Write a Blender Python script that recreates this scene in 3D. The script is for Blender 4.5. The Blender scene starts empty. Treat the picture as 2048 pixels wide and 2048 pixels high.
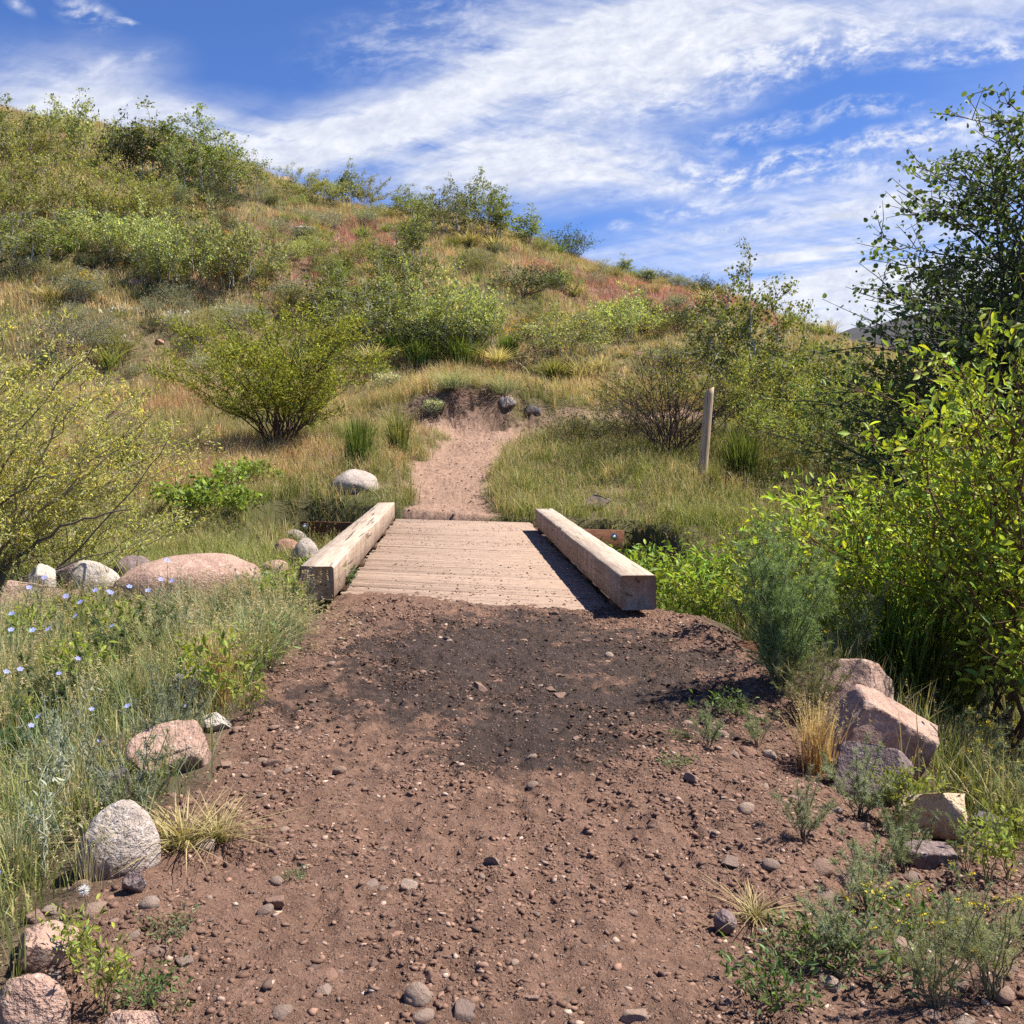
import bpy, bmesh, math, random
import numpy as np
from mathutils import Matrix, Vector, Euler

R = math.radians
rng = np.random.default_rng(7)
random.seed(7)
scene = bpy.context.scene
C = scene.collection

# ------------------------------------------------------------------ camera
F = 1000.0                       # focal length in pixels of a 1024 picture
CAM = np.array([0.0, 0.0, 1.2])
cam_rot = Euler((R(90 - 3.95), 0, R(-3.5)), 'XYZ').to_matrix()
CR = np.array(cam_rot)


def ray(u, v):
    d = CR @ np.array([(u - 512) / F, -(v - 512) / F, -1.0])
    return d / d[1]              # unit step in y


def x_at(u, y):
    return ray(u, 443)[0] * y


S = 1024 / 1932.0                # my notes of the photograph are in a 1932 grid


# ------------------------------------------------------------------ noise
def _hash(ix, iy, seed):
    h = (ix.astype(np.int64) * 374761393 + iy.astype(np.int64) * 668265263 + seed * 982451653) & 0xffffffff
    h = ((h ^ (h >> 13)) * 1274126177) & 0xffffffff
    h = (h ^ (h >> 16)) & 0xffffffff
    return h / 4294967295.0


def vnoise(x, y, seed=0):
    x = np.asarray(x, float); y = np.asarray(y, float)
    ix = np.floor(x); iy = np.floor(y)
    fx = x - ix; fy = y - iy
    fx = fx * fx * fx * (fx * (fx * 6 - 15) + 10); fy = fy * fy * fy * (fy * (fy * 6 - 15) + 10)
    a = _hash(ix, iy, seed); b = _hash(ix + 1, iy, seed)
    c = _hash(ix, iy + 1, seed); d = _hash(ix + 1, iy + 1, seed)
    return (a + (b - a) * fx) * (1 - fy) + (c + (d - c) * fx) * fy


def fbm(x, y, octv=4, seed=0, gain=0.5):
    s = 0; a = 1; t = 0
    x = np.asarray(x, float); y = np.asarray(y, float)
    for i in range(octv):
        s = s + a * (vnoise(x * 2 ** i + 17.3 * i, y * 2 ** i - 9.1 * i, seed + i) - 0.5)
        t += a; a *= gain
    return s / t * 2            # about -1..1


def sst(a, b, x):
    t = np.clip((np.asarray(x, float) - a) / (b - a), 0, 1)
    return t * t * (3 - 2 * t)


# ------------------------------------------------------------------ terrain
SKEW = -0.42                     # the creek crosses the trail at a slant
TRAIL = np.array([(-0.1, 14.6, 0.66), (-0.1, 15.6, 0.66), (-0.05, 17, 0.66), (0.0, 19, 0.72), (0.28, 21.3, 0.86),
                  (0.95, 23.3, 1.0), (2.2, 24.35, 0.95), (3.6, 25.0, 0.75), (6.0, 25.7, 0.6)])


def trail_dist(x, y):
    """signed distance outside the far trail (negative on it)"""
    x = np.asarray(x, float); y = np.asarray(y, float)
    best = np.full(np.broadcast(x, y).shape, 1e9)
    for (x0, y0, w0), (x1, y1, w1) in zip(TRAIL[:-1], TRAIL[1:]):
        dx, dy = x1 - x0, y1 - y0
        t = np.clip(((x - x0) * dx + (y - y0) * dy) / (dx * dx + dy * dy), 0, 1)
        d = np.hypot(x - x0 - t * dx, y - y0 - t * dy) - (w0 + (w1 - w0) * t)
        best = np.minimum(best, d)
    return best


def ridge(x):
    r = 11.9 - 0.25 * np.clip(x, -26, 0) - 0.27 * np.clip(x, 0, 13) - 0.56 * np.clip(x - 13, 0, 7)
    r = r - 0.62 * np.clip(x - 18, 0, 9)
    return r + 0.5 * np.sin(x * 0.42 + 1.0) * 0.6


def deck_near(x):
    return 7.42 + SKEW * (x - 0.15)


def T0(x, y):
    x = np.asarray(x, float); y = np.asarray(y, float)
    ky = [-60, 0, 7, 15.5, 16.5, 19, 22, 24, 27, 28]
    kz = [-0.4, -0.14, -0.02, 0.02, 0.11, 0.62, 1.1, 1.42, 2.35, 2.75]
    z = np.interp(y, ky, kz)
    # bank cut above the bend of the trail
    cut = np.exp(-((x - 0.7) / 2.2) ** 2)
    z = z + cut * (0.65 * sst(24.9, 25.9, y) - 0.65 * sst(27, 34, y))
    z = z + cut * sst(23.9, 24.6, y) * (1 - sst(26.2, 26.8, y)) * (0.30 * fbm(x / 0.55, y / 0.8, 4, 13) + 0.12 * fbm(x / 0.16, y / 0.2, 3, 14))
    # hill
    s = (y - 27.5) / 22.5
    f = np.interp(s, [0, .25, .5, .75, 1, 1.08, 1.2, 1.6, 3, 8], [0, .29, .555, .795, 1.0, 1.035, 1.02, .8, .3, -.2])
    z = np.where(y > 27.5, 2.55 + (ridge(x) - 2.55) * f, z)
    z = z + sst(24, 30, y) * 0.55 * fbm(x / 5.0, y / 5.0, 4, 11)
    z = z + sst(15, 18, y) * 0.16 * fbm(x / 1.6, y / 1.6, 3, 12)
    # grassy mound right of the trail, where the post stands
    z = z + 0.28 * sst(1.2, 3.5, x) * sst(14.8, 17, y) * (1 - sst(19, 24, y))
    # far trail lies a little lower than its verges
    td = trail_dist(x, y)
    z = z - 0.10 * (1 - sst(-0.15, 0.35, td)) * sst(16.0, 17.5, y)
    z = z + 0.12 * sst(0.0, 0.5, td) * (1 - sst(0.5, 2.0, td)) * sst(16.0, 17.5, y)
    # creek gully
    yc = 11.5 + SKEW * np.clip(x, -2.4, 2.4)
    D = np.where(x < 0, 0.75 - 0.3 * sst(1.2, 3.5, -x), 0.75 + 0.15 * sst(1.2, 3.0, x))
    near_edge = 3.65; far_edge = 3.9
    q = y - yc
    aw = sst(2.7, 3.5, np.abs(x - 0.0))
    g = (1 - sst(0, 1, (q - (4.16 - 1.96 * aw)) / (0.34 + 1.36 * aw))) * (1 - sst(2.4, near_edge, -q))
    z = z - D * g
    # right side of the approach falls away to the creek
    wob = 0.18 * fbm(y / 0.9, x * 0 + 3.3, 3, 21)
    fall = sst(1.55, 3.3, x + wob) * (1 - sst(8.0, 12.0, y)) * (0.28 + 0.72 * sst(2.2, 4.4, y))
    z = z - 0.8 * fall * (1 - 0.8 * g)
    # left verge dips a little
    z = z - 0.22 * sst(1.0, 2.4, -x) * (1 - sst(7.5, 10, y))
    # soft lumps off the trail
    off = sst(1.0, 1.5, np.abs(x - 0.25))
    z = z + 0.05 * off * fbm(x / 0.5, y / 0.5, 3, 5) * (1 - sst(14, 20, y))
    # soil heaped over the near edge of the deck
    e = y - deck_near(x)
    heap = np.exp(-((e - 0.0) / 0.5) ** 2) * (1 - sst(1.05, 1.3, np.abs(x - 0.15)))
    z = z + 0.035 * heap * (1 - sst(-0.1, 0.35, e)) + 0.0
    z = z - 0.13 * np.exp(-((x + 1.18) / 0.24) ** 2 - ((y - 7.75) / 0.55) ** 2)
    return z


# near boulders: middle of foot, width, height in photo pixels, kind, label, facets, depth, sunk share


def _b(*a, **k):
    NEAR_BOULDERS.append((a, k))


NEAR_BOULDERS = []
# creek bank left of the bridge
_b(330, 1165, 285, 140, 'pink', 'large cracked pink boulder behind the blue flax, biggest left of the bridge', 0.35, 0.75, 0.35, y=8.5)
_b(240, 1092, 80, 62, 'purple', 'dark purple round boulder perched behind the large pink one', 0.2, 0.9, 0.2, y=9.4)
_b(162, 1130, 95, 72, 'pale', 'whitish smooth boulder beside the dark purple one', 0.3, 0.9, 0.2, y=8.9)
_b(108, 1110, 62, 48, 'purple', 'small flat purple boulder wedged left of the whitish one', 0.6, 0.8, 0.2, y=9.2)
_b(62, 1155, 80, 85, 'pale', 'pale leaning boulder near the yellow willow foot', 0.5, 0.8, 0.2, y=8.6)
_b(45, 1180, 165, 85, 'pink', 'broad pinkish boulder at the edge below the yellow willow', 0.5, 0.8, 0.25, y=8.0)
_b(535, 1062, 62, 55, 'red', 'round reddish boulder touching the brown abutment board', 0.15, 0.9, 0.2, y=13.0)
_b(572, 1075, 58, 68, 'granite', 'upright egg shaped grey boulder beside the left timber kerb', 0.08, 0.9, 0.15, y=12.4, nplanes=4)
_b(512, 1072, 55, 24, 'pink', 'low pink stone behind the broad leaved dock', 0.4, 0.9, 0.2, y=11.8)
_b(552, 1012, 42, 22, 'grey', 'small grey stone at the end of the brown abutment board', 0.4, 0.9, 0.2, y=16.4)
_b(672, 962, 108, 44, 'granite', 'whitish boulder with brown stains behind the far end of the left kerb', 0.45, 0.8, 0.45, y=17.1)
_b(1125, 1005, 80, 34, 'purple', 'dark boulder half buried in grass beyond the right kerb beam', 0.6, 0.8, 0.4, y=15.9)
# left edge of the approach
_b(352, 1215, 95, 62, 'grey', 'grey boulder in grass below the large pink boulder', 0.45, 0.8, 0.2, y=6.9)
_b(372, 1250, 60, 62, 'pale', 'pale boulder half hidden by golden grass', 0.4, 0.9, 0.2, y=6.3)
_b(352, 1330, 90, 68, 'granite', 'rounded granite boulder at the foot of the golden grass', 0.3, 0.9, 0.2, y=5.0)
_b(395, 1385, 60, 36, 'pale', 'low pale stone lying between golden grass and trail', 0.5, 0.8, 0.3, y=4.5)
_b(300, 1470, 180, 90, 'pink', 'wide tan boulder with flat top at the left trail edge', 0.6, 0.75, 0.30, y=3.85)
_b(180, 1535, 78, 78, 'dark', 'dark boulder between the wide tan one and the speckled one', 0.6, 0.8, 0.2, y=3.45)
_b(190, 1662, 155, 128, 'granite', 'speckled egg shaped granite boulder beside the trail', 0.2, 0.8, 0.36, y=2.92, rz=0.5, nplanes=4, sub_=5)
_b(228, 1672, 56, 42, 'purple', 'small purple stone leaning on the speckled granite boulder', 0.5, 0.7, 0.1, y=2.72, tilt=0.5, name='stone')
_b(35, 1800, 130, 70, 'pink', 'pinkish flat rock under the yellow weed by the lower left edge', 0.6, 0.8, 0.3, y=2.42)
_b(5, 2000, 150, 120, 'pink', 'big pale pink rock cut off by the lower left corner', 0.45, 0.8, 0.45, y=2.2, sub_=5)
_b(205, 1965, 120, 45, 'pink', 'orange pink flat rock at the bottom left of the trail', 0.7, 0.7, 0.3, y=2.17)
# right edge of the approach
_b(1640, 1330, 205, 120, 'pink', 'upper pink boulder behind the feathery bush on the right bank', 0.7, 0.8, 0.3, y=4.75, tilt=-0.25, sub_=5)
_b(1705, 1490, 310, 165, 'pink', 'largest pink slab with pointed end on the right bank', 0.75, 0.7, 0.30, y=4.15, tilt=-0.22, rz=0.1, sub_=5)
_b(1665, 1535, 185, 110, 'purple', 'greyish boulder in front of the largest pink slab', 0.7, 0.75, 0.35, y=3.78, sub_=5)
_b(1805, 1600, 170, 105, 'sand', 'yellow tan angular sandstone slab on the right bank', 0.85, 0.7, 0.2, y=3.5, tilt=0.25)
_b(1905, 1575, 90, 34, 'dark', 'dark grey flat rock beside the sandstone slab', 0.6, 0.8, 0.2, y=3.7)
_b(1790, 1660, 110, 45, 'purple', 'low purple rock below the sandstone slab', 0.6, 0.7, 0.35, y=3.15)
_b(1760, 1790, 70, 42, 'red', 'reddish rock among weeds on the lower right slope', 0.6, 0.8, 0.25, y=2.72, name='stone')
_b(1385, 1770, 46, 44, 'purple', 'rough purple stone beside the dry straw tuft on the trail', 0.35, 0.9, 0.15, y=2.62, name='stone')

ANCH = []
for a_, k_ in NEAR_BOULDERS:
    d_ = ray(a_[0] * S, a_[1] * S); y_ = k_['y']
    if y_ > 14: continue
    yb_ = y_ + a_[2] * S * y_ / F * 0.25
    ANCH.append((d_[0] * y_, yb_, float(1.2 + d_[2] * y_ - T0(d_[0] * y_, yb_)), 0.12 + 0.30 * a_[2] * S * y_ / F))
    # print('anchor', a_[5][:40], round(d_[0] * y_, 2), y_, 'dz', round(ANCH[-1][2], 2))


def T(x, y):
    """terrain: the broad shape, drawn up or down to the foot of each boulder"""
    x = np.asarray(x, float); y = np.asarray(y, float)
    z = T0(x, y)
    w = 1e-9 + 0.35; s = 0
    for ax, ay, dz, sg in ANCH:
        q = np.exp(-(((x - ax) ** 2 + (y - ay) ** 2) / (2 * sg * sg)))
        w = w + q; s = s + q * dz
    return z + s / w * 1.1


_fr = np.random.default_rng(77)
FEET = []
for k in range(26):
    FEET.append((_fr.normal() * 0.42 + 0.05, 2.0 + 4.8 * _fr.random(), _fr.normal() * 0.25))


def Tdetail(x, y):
    """clods, footmarks and ruts on the bare soil"""
    a = bare(x, y)
    n = 0.030 * fbm(x / 0.42, y / 0.42, 4, 31) + 0.013 * fbm(x / 0.10, y / 0.10, 3, 33)
    c = fbm(x / 0.045, y / 0.045, 2, 35)
    clod = 0.015 * np.clip(c - 0.10, 0, 1) * (0.4 + sst(-0.1, 0.4, fbm(x / 0.6, y / 0.6, 2, 36)) * 1.5)
    n = n + 0.012 * fbm(x / 0.036, y / 0.036, 2, 38)
    # trodden hollows along the trail, boot prints and bicycle tyre tracks
    rut = -0.014 * (np.exp(-((x - 0.28 - 0.07 * np.sin(y * 1.1)) / 0.10) ** 2) + np.exp(-((x + 0.30 + 0.08 * np.sin(y * 1.3)) / 0.12) ** 2))
    for ph, x0, am in ((0.0, 0.02, 0.12), (1.9, 0.40, 0.16)):
        d = x - x0 - am * np.sin(y * 0.9 + ph)
        track = np.exp(-(d / 0.030) ** 4)
        rut = rut - track * (0.005 + 0.004 * np.sin(y * 6.283 / 0.028) * np.sign(np.sin(d * 6.283 / 0.030))) + 0.003 * np.exp(-((np.abs(d) - 0.045) / 0.014) ** 2)
    fr = (y > 1.5) & (y < 7.6)
    if np.any(fr):
        for fx, fy, fa in FEET:
            dx = x - fx; dy = y - fy
            if np.ndim(dx) == 0 and abs(dx) > 0.3: continue
            u = dx * math.cos(fa) + dy * math.sin(fa); v = -dx * math.sin(fa) + dy * math.cos(fa)
            wd = 0.046 - 0.012 * np.clip(-v / 0.14, -1, 1) ** 2 - 0.008 * (np.abs(v + 0.03) < 0.03)
            e = np.maximum(np.abs(u) / wd, np.abs(v) / 0.14)
            inside = 1 - sst(0.85, 1.05, e)
            rim = np.exp(-((e - 1.15) / 0.13) ** 2)
            rut = rut + fr * (-inside * (0.010 + 0.004 * np.sin(v * 6.283 / 0.022)) + 0.005 * rim)
    return a * (n + clod + rut * (y < 7.4) + (y > 14) * (0.02 * fbm(x / 0.22, y / 0.22, 3, 39)))


def bare(x, y):
    """1 where the ground is bare soil"""
    x = np.asarray(x, float); y = np.asarray(y, float)
    n = 0.16 * fbm(x / 0.55, y / 0.55, 4, 41)
    left = sst(-1.12, -0.86, x + n)
    rl = np.interp(y, [-5, 2, 3.2, 4.0, 5.0, 6.0, 7.5], [4.2, 3.6, 2.6, 1.9, 1.85, 1.85, 1.7])
    right = 1 - sst(-0.15, 0.2, x - rl + 1.3 * n)
    near = left * right * (1 - sst(8.2, 8.8, y))
    td = trail_dist(x, y)
    far = (1 - sst(-0.16, 0.22, td + 2.2 * n + 0.10 * fbm(x / 0.14, y / 0.14, 2, 45))) * sst(14.4, 14.9, y)
    bank = np.exp(-((x - 0.2) / 1.55) ** 4) * sst(23.6, 24.2, y + 2 * n) * (1 - sst(25.7, 26.1, y + 2.2 * n + 0.3 * fbm(x / 0.3, y / 3, 2, 44)))
    return np.clip(np.maximum(np.maximum(near, far), bank), 0, 1)


def ground_hit(u, v, y0=1.2, y1=53.0):
    d = ray(u, v)
    ys = np.arange(y0, y1, 0.03)
    zz = CAM[2] + d[2] * ys
    tz = T(d[0] * ys, ys)
    i = np.nonzero(zz < tz)[0]
    if len(i) == 0:
        k = np.argmax((tz - CAM[2]) / ys * (ys > 30))
        y = ys[k]
        return np.array([d[0] * y, y, T(d[0] * y, y)])
    y = ys[i[0]]
    return np.array([d[0] * y, y, float(T(d[0] * y, y))])




def hit(px, py):
    return ground_hit(px * S, py * S)


# ------------------------------------------------------------------ mesh helpers
def make_mesh(name, V, Fc, mat=None, col=None, smooth=False, attrs=None):
    V = np.ascontiguousarray(V, np.float32); Fc = np.ascontiguousarray(Fc, np.int32)
    k = Fc.shape[1]
    me = bpy.data.meshes.new(name)
    me.vertices.add(len(V)); me.vertices.foreach_set('co', V.ravel())
    me.loops.add(Fc.size); me.loops.foreach_set('vertex_index', Fc.ravel())
    me.polygons.add(len(Fc)); me.polygons.foreach_set('loop_start', np.arange(len(Fc), dtype=np.int32) * k)
    if smooth:
        me.polygons.foreach_set('use_smooth', np.ones(len(Fc), bool))
    me.update(calc_edges=True)
    if col is not None:
        a = me.color_attributes.new('Col', 'FLOAT_COLOR', 'POINT')
        c = np.ones((len(V), 4), np.float32); c[:, :3] = np.clip(col, 0, 1)
        a.data.foreach_set('color', c.ravel())
    for n, arr in (attrs or {}).items():
        a = me.attributes.new(n, 'FLOAT', 'POINT')
        a.data.foreach_set('value', np.ascontiguousarray(arr, np.float32).ravel())
    if mat:
        me.materials.append(mat)
    return me


class Acc:
    """collects triangles with colours"""
    def __init__(self):
        self.v = []; self.f = []; self.c = []; self.n = 0

    def add(self, V, Fc, col):
        V = np.asarray(V, float); Fc = np.asarray(Fc, int)
        if Fc.shape[1] == 4:
            Fc = np.concatenate([Fc[:, [0, 1, 2]], Fc[:, [0, 2, 3]]])
        col = np.asarray(col, float)
        if col.ndim == 1:
            col = np.tile(col, (len(V), 1))
        self.v.append(V); self.f.append(Fc + self.n); self.c.append(col); self.n += len(V)

    def mesh(self, name, mat, smooth=False):
        if not self.v:
            return None
        return make_mesh(name, np.concatenate(self.v), np.concatenate(self.f), mat, np.concatenate(self.c), smooth)


def link(name, me, parent=None):
    o = bpy.data.objects.new(name, me); C.objects.link(o)
    if parent is not None:
        o.parent = parent
    return o


def tag(o, label=None, cat=None, group=None, kind=None):
    if label: o['label'] = label
    if cat: o['category'] = cat
    if group: o['group'] = group
    if kind: o['kind'] = kind
    return o


def thing(name, label, cat, loc=(0, 0, 0), rz=0.0, sc=(1, 1, 1), group=None):
    o = bpy.data.objects.new(name, None); C.objects.link(o)
    o.empty_display_size = 0.1
    o.location = loc; o.rotation_euler = (0, 0, rz); o.scale = sc
    return tag(o, label, cat, group)


def norm(a):
    return a / (np.linalg.norm(a, axis=-1, keepdims=True) + 1e-9)


def tube(pts, rad, n=5):
    pts = np.asarray(pts, float); rad = np.asarray(rad, float)
    k = len(pts)
    t = norm(np.gradient(pts, axis=0))
    ref = np.array([0.31, 0.87, 0.12]) if abs(t[0][2]) > 0.5 else np.array([0.1, 0.2, 1.0])
    a = norm(np.cross(t, ref)); b = np.cross(t, a)
    ang = np.linspace(0, 2 * np.pi, n, endpoint=False)
    V = pts[:, None, :] + rad[:, None, None] * (a[:, None, :] * np.cos(ang)[None, :, None] + b[:, None, :] * np.sin(ang)[None, :, None])
    i = np.arange(k - 1)[:, None] * n; j = np.arange(n)[None, :]; j2 = (j + 1) % n
    Fq = np.stack([i + j, i + j2, i + n + j2, i + n + j], -1).reshape(-1, 4)
    return V.reshape(-1, 3), Fq


# ------------------------------------------------------------------ material helpers
def new_mat(name):
    m = bpy.data.materials.new(name); m.use_nodes = True
    nt = m.node_tree; nt.nodes.clear()
    return m, nt


def nd(nt, typ, **kw):
    n = nt.nodes.new(typ)
    for k, v in kw.items():
        if k.startswith('i_'):
            n.inputs[k[2:].replace('_', ' ')].default_value = v
        else:
            setattr(n, k, v)
    return n


def mixc(nt, fac, a, b, mode='MIX'):
    m = nt.nodes.new('ShaderNodeMix'); m.data_type = 'RGBA'; m.blend_type = mode
    for sock, val in ((m.inputs[0], fac), (m.inputs[6], a), (m.inputs[7], b)):
        if hasattr(val, 'links'):
            nt.links.new(val, sock)
        elif isinstance(val, (int, float)):
            sock.default_value = val
        else:
            sock.default_value = tuple(val) + ((1,) if len(val) == 3 else ())
    return m.outputs[2]


def math_n(nt, op, a, b=None, clamp=False):
    m = nt.nodes.new('ShaderNodeMath'); m.operation = op; m.use_clamp = clamp
    for i, val in enumerate((a, b)):
        if val is None: continue
        if hasattr(val, 'links'):
            nt.links.new(val, m.inputs[i])
        else:
            m.inputs[i].default_value = val
    return m.outputs[0]


def mapr(nt, val, a, b, c=0.0, d=1.0, smooth=False):
    m = nt.nodes.new('ShaderNodeMapRange')
    if smooth: m.interpolation_type = 'SMOOTHSTEP'
    nt.links.new(val, m.inputs[0])
    for i, x in enumerate((a, b, c, d)):
        m.inputs[i + 1].default_value = x
    return m.outputs[0]


def noise(nt, vec, scale, detail=4, rough=0.55, dist=0.0):
    n = nt.nodes.new('ShaderNodeTexNoise')
    n.inputs['Scale'].default_value = scale; n.inputs['Detail'].default_value = detail
    n.inputs['Roughness'].default_value = rough; n.inputs['Distortion'].default_value = dist
    if vec is not None: nt.links.new(vec, n.inputs['Vector'])
    return n.outputs['Fac']


def mapping(nt, vec, scale=(1, 1, 1), rot=(0, 0, 0), loc=(0, 0, 0)):
    m = nt.nodes.new('ShaderNodeMapping')
    m.inputs['Scale'].default_value = scale; m.inputs['Rotation'].default_value = rot; m.inputs['Location'].default_value = loc
    nt.links.new(vec, m.inputs['Vector'])
    return m.outputs[0]


def bump(nt, h, strength, dist, normal=None):
    b = nt.nodes.new('ShaderNodeBump'); b.inputs['Strength'].default_value = strength; b.inputs['Distance'].default_value = dist
    nt.links.new(h, b.inputs['Height'])
    if normal is not None: nt.links.new(normal, b.inputs['Normal'])
    return b.outputs[0]


def finish(nt, shader):
    o = nt.nodes.new('ShaderNodeOutputMaterial'); nt.links.new(shader, o.inputs['Surface'])


def principled(nt, col, rough=0.8, spec=0.25, normal=None):
    p = nt.nodes.new('ShaderNodeBsdfPrincipled')
    for key, val in (('Base Color', col), ('Roughness', rough), ('Specular IOR Level', spec)):
        if hasattr(val, 'links'): nt.links.new(val, p.inputs[key])
        elif isinstance(val, (int, float)): p.inputs[key].default_value = val
        else: p.inputs[key].default_value = tuple(val) + (1,)
    if normal is not None: nt.links.new(normal, p.inputs['Normal'])
    return p.outputs[0]


def leaf_mat(name, trans=0.35, rough=0.45, spec=0.35, var=0.25, tint=(1.25, 1.25, 0.55)):
    m, nt = new_mat(name)
    col = nd(nt, 'ShaderNodeAttribute', attribute_name='Col').outputs['Color']
    oi = nt.nodes.new('ShaderNodeObjectInfo')
    hs = nt.nodes.new('ShaderNodeHueSaturation')
    nt.links.new(col, hs.inputs['Color'])
    nt.links.new(mapr(nt, oi.outputs['Random'], 0, 1, 1 - var, 1 + var), hs.inputs['Value'])
    nt.links.new(mapr(nt, oi.outputs['Random'], 0, 1, 0.485, 0.51), hs.inputs['Hue'])
    c = hs.outputs[0]
    p = principled(nt, c, rough, spec)
    t = nt.nodes.new('ShaderNodeBsdfTranslucent')
    nt.links.new(mixc(nt, 1.0, c, tint, 'MULTIPLY'), t.inputs['Color'])
    mx = nt.nodes.new('ShaderNodeMixShader'); mx.inputs[0].default_value = trans
    nt.links.new(p, mx.inputs[1]); nt.links.new(t.outputs[0], mx.inputs[2])
    finish(nt, mx.outputs[0])
    return m


def vcol_mat(name, rough=0.85, spec=0.15):
    m, nt = new_mat(name)
    col = nd(nt, 'ShaderNodeAttribute', attribute_name='Col').outputs['Color']
    finish(nt, principled(nt, col, rough, spec))
    return m


M_LEAF = leaf_mat('leaf', 0.36, 0.55, 0.22)
M_GRASS = leaf_mat('grass_blade', 0.34, 0.6, 0.2, 0.0, (1.2, 1.15, 0.7))
M_CLUMP = leaf_mat('clump_blade', 0.34, 0.55, 0.25, 0.12, (1.2, 1.15, 0.7))
M_PETAL = leaf_mat('petal', 0.3, 0.6, 0.1, 0.05, (1, 1, 1))
M_BARK = vcol_mat('bark')


def ground_mat():
    m, nt = new_mat('soil')
    geo = nt.nodes.new('ShaderNodeNewGeometry'); pos = geo.outputs['Position']
    col = nd(nt, 'ShaderNodeAttribute', attribute_name='Col').outputs['Color']
    wet = nd(nt, 'ShaderNodeAttribute', attribute_name='wet').outputs['Fac']  # damp soil mask, with the painted bush shade included
    n1 = noise(nt, pos, 9, 6, 0.65); n2 = noise(nt, pos, 60, 4, 0.7); n3 = noise(nt, pos, 260, 3, 0.7)
    v1 = mapr(nt, n1, 0.3, 0.7, 0.72, 1.25); v2 = mapr(nt, n2, 0.3, 0.7, 0.75, 1.22)
    v3 = mapr(nt, n3, 0.3, 0.7, 0.72, 1.3)
    k = math_n(nt, 'MULTIPLY', math_n(nt, 'MULTIPLY', v1, v2), v3)
    comb = nt.nodes.new('ShaderNodeCombineColor')
    for i in range(3): nt.links.new(k, comb.inputs[i])
    c = mixc(nt, 1.0, col, comb.outputs[0], 'MULTIPLY')
    # pale grit grains
    vo = nt.nodes.new('ShaderNodeTexVoronoi'); vo.inputs['Scale'].default_value = 75; nt.links.new(pos, vo.inputs['Vector'])
    sep = nt.nodes.new('ShaderNodeSeparateColor'); nt.links.new(vo.outputs['Color'], sep.inputs[0])
    grit = math_n(nt, 'MULTIPLY', mapr(nt, vo.outputs['Distance'], 0.42, 0.30, 0, 1), mapr(nt, sep.outputs[0], 0.80, 0.84, 0, 1))
    gritc = mixc(nt, sep.outputs[1], (0.17, 0.10, 0.075), (0.40, 0.30, 0.24))
    c = mixc(nt, math_n(nt, 'MULTIPLY', grit, 0.6), c, gritc)
    dk = mapr(nt, noise(nt, pos, 34, 5, 0.75), 0.56, 0.66, 0, 0.55)
    c = mixc(nt, dk, c, mixc(nt, 1.0, c, (0.42, 0.38, 0.36), 'MULTIPLY'))
    h = math_n(nt, 'ADD', math_n(nt, 'MULTIPLY', n1, 1.2), math_n(nt, 'ADD', math_n(nt, 'MULTIPLY', n2, 0.45), math_n(nt, 'ADD', math_n(nt, 'MULTIPLY', n3, 0.22), math_n(nt, 'MULTIPLY', grit, 0.25))))
    nb = bump(nt, h, 1.0, 0.034)
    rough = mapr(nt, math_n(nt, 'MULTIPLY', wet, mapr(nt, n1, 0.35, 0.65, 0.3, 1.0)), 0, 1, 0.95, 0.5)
    finish(nt, principled(nt, c, rough, mapr(nt, wet, 0, 1, 0.12, 0.25), nb))
    return m


M_SOIL = ground_mat()


def rock_mat(name, c1, c2, c3, speck=0.4, scale=1.0):
    m, nt = new_mat(name)
    tc = nt.nodes.new('ShaderNodeTexCoord'); p = tc.outputs['Object']
    n1 = noise(nt, p, 3.2 * scale, 5, 0.62, 0.4); n2 = noise(nt, p, 16 * scale, 5, 0.7); n3 = noise(nt, p, 70 * scale, 3, 0.7)
    c = mixc(nt, mapr(nt, n1, 0.35, 0.65, 0, 1, True), c1, c2)
    c = mixc(nt, mapr(nt, n2, 0.52, 0.68, 0, 0.8, True), c, c3)
    c = mixc(nt, mapr(nt, n3, 0.56, 0.64, 0, speck), c, (0.04, 0.035, 0.032))
    c = mixc(nt, mapr(nt, noise(nt, p, 45 * scale, 3, 0.6), 0.60, 0.68, 0, speck), c, (0.62, 0.56, 0.5))
    # pale lichen crusts
    c = mixc(nt, mapr(nt, noise(nt, p, 6.5 * scale, 6, 0.75), 0.60, 0.66, 0, 0.35), c, (0.40, 0.37, 0.32))
    # earth caught at the foot and dust on the top
    sp = nt.nodes.new('ShaderNodeSeparateXYZ'); nt.links.new(tc.outputs['Generated'], sp.inputs[0])
    foot = mapr(nt, math_n(nt, 'ADD', sp.outputs[2], math_n(nt, 'MULTIPLY', math_n(nt, 'SUBTRACT', n2, 0.5), 0.7)), 0.50, 0.22, 0, 0.8, True)
    c = mixc(nt, foot, c, (0.17, 0.105, 0.075))
    ck = mapr(nt, noise(nt, mapping(nt, p, (2.2 * scale, 2.2 * scale, 5.0 * scale), (0.3, 0.2, 0)), 1.0, 4, 0.6, 1.2), 0.49, 0.50, 0, 1)
    ck = math_n(nt, 'MULTIPLY', math_n(nt, 'MULTIPLY', ck, math_n(nt, 'SUBTRACT', 1.0, ck)), 3.2, True)
    c = mixc(nt, math_n(nt, 'MULTIPLY', ck, 0.7), c, (0.06, 0.045, 0.04))
    h = math_n(nt, 'ADD', math_n(nt, 'MULTIPLY', n1, 0.8), math_n(nt, 'ADD', math_n(nt, 'MULTIPLY', n2, 0.5), math_n(nt, 'MULTIPLY', n3, 0.15)))
    finish(nt, principled(nt, c, 0.88, 0.2, bump(nt, h, 1.0, 0.055)))
    return m


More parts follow.
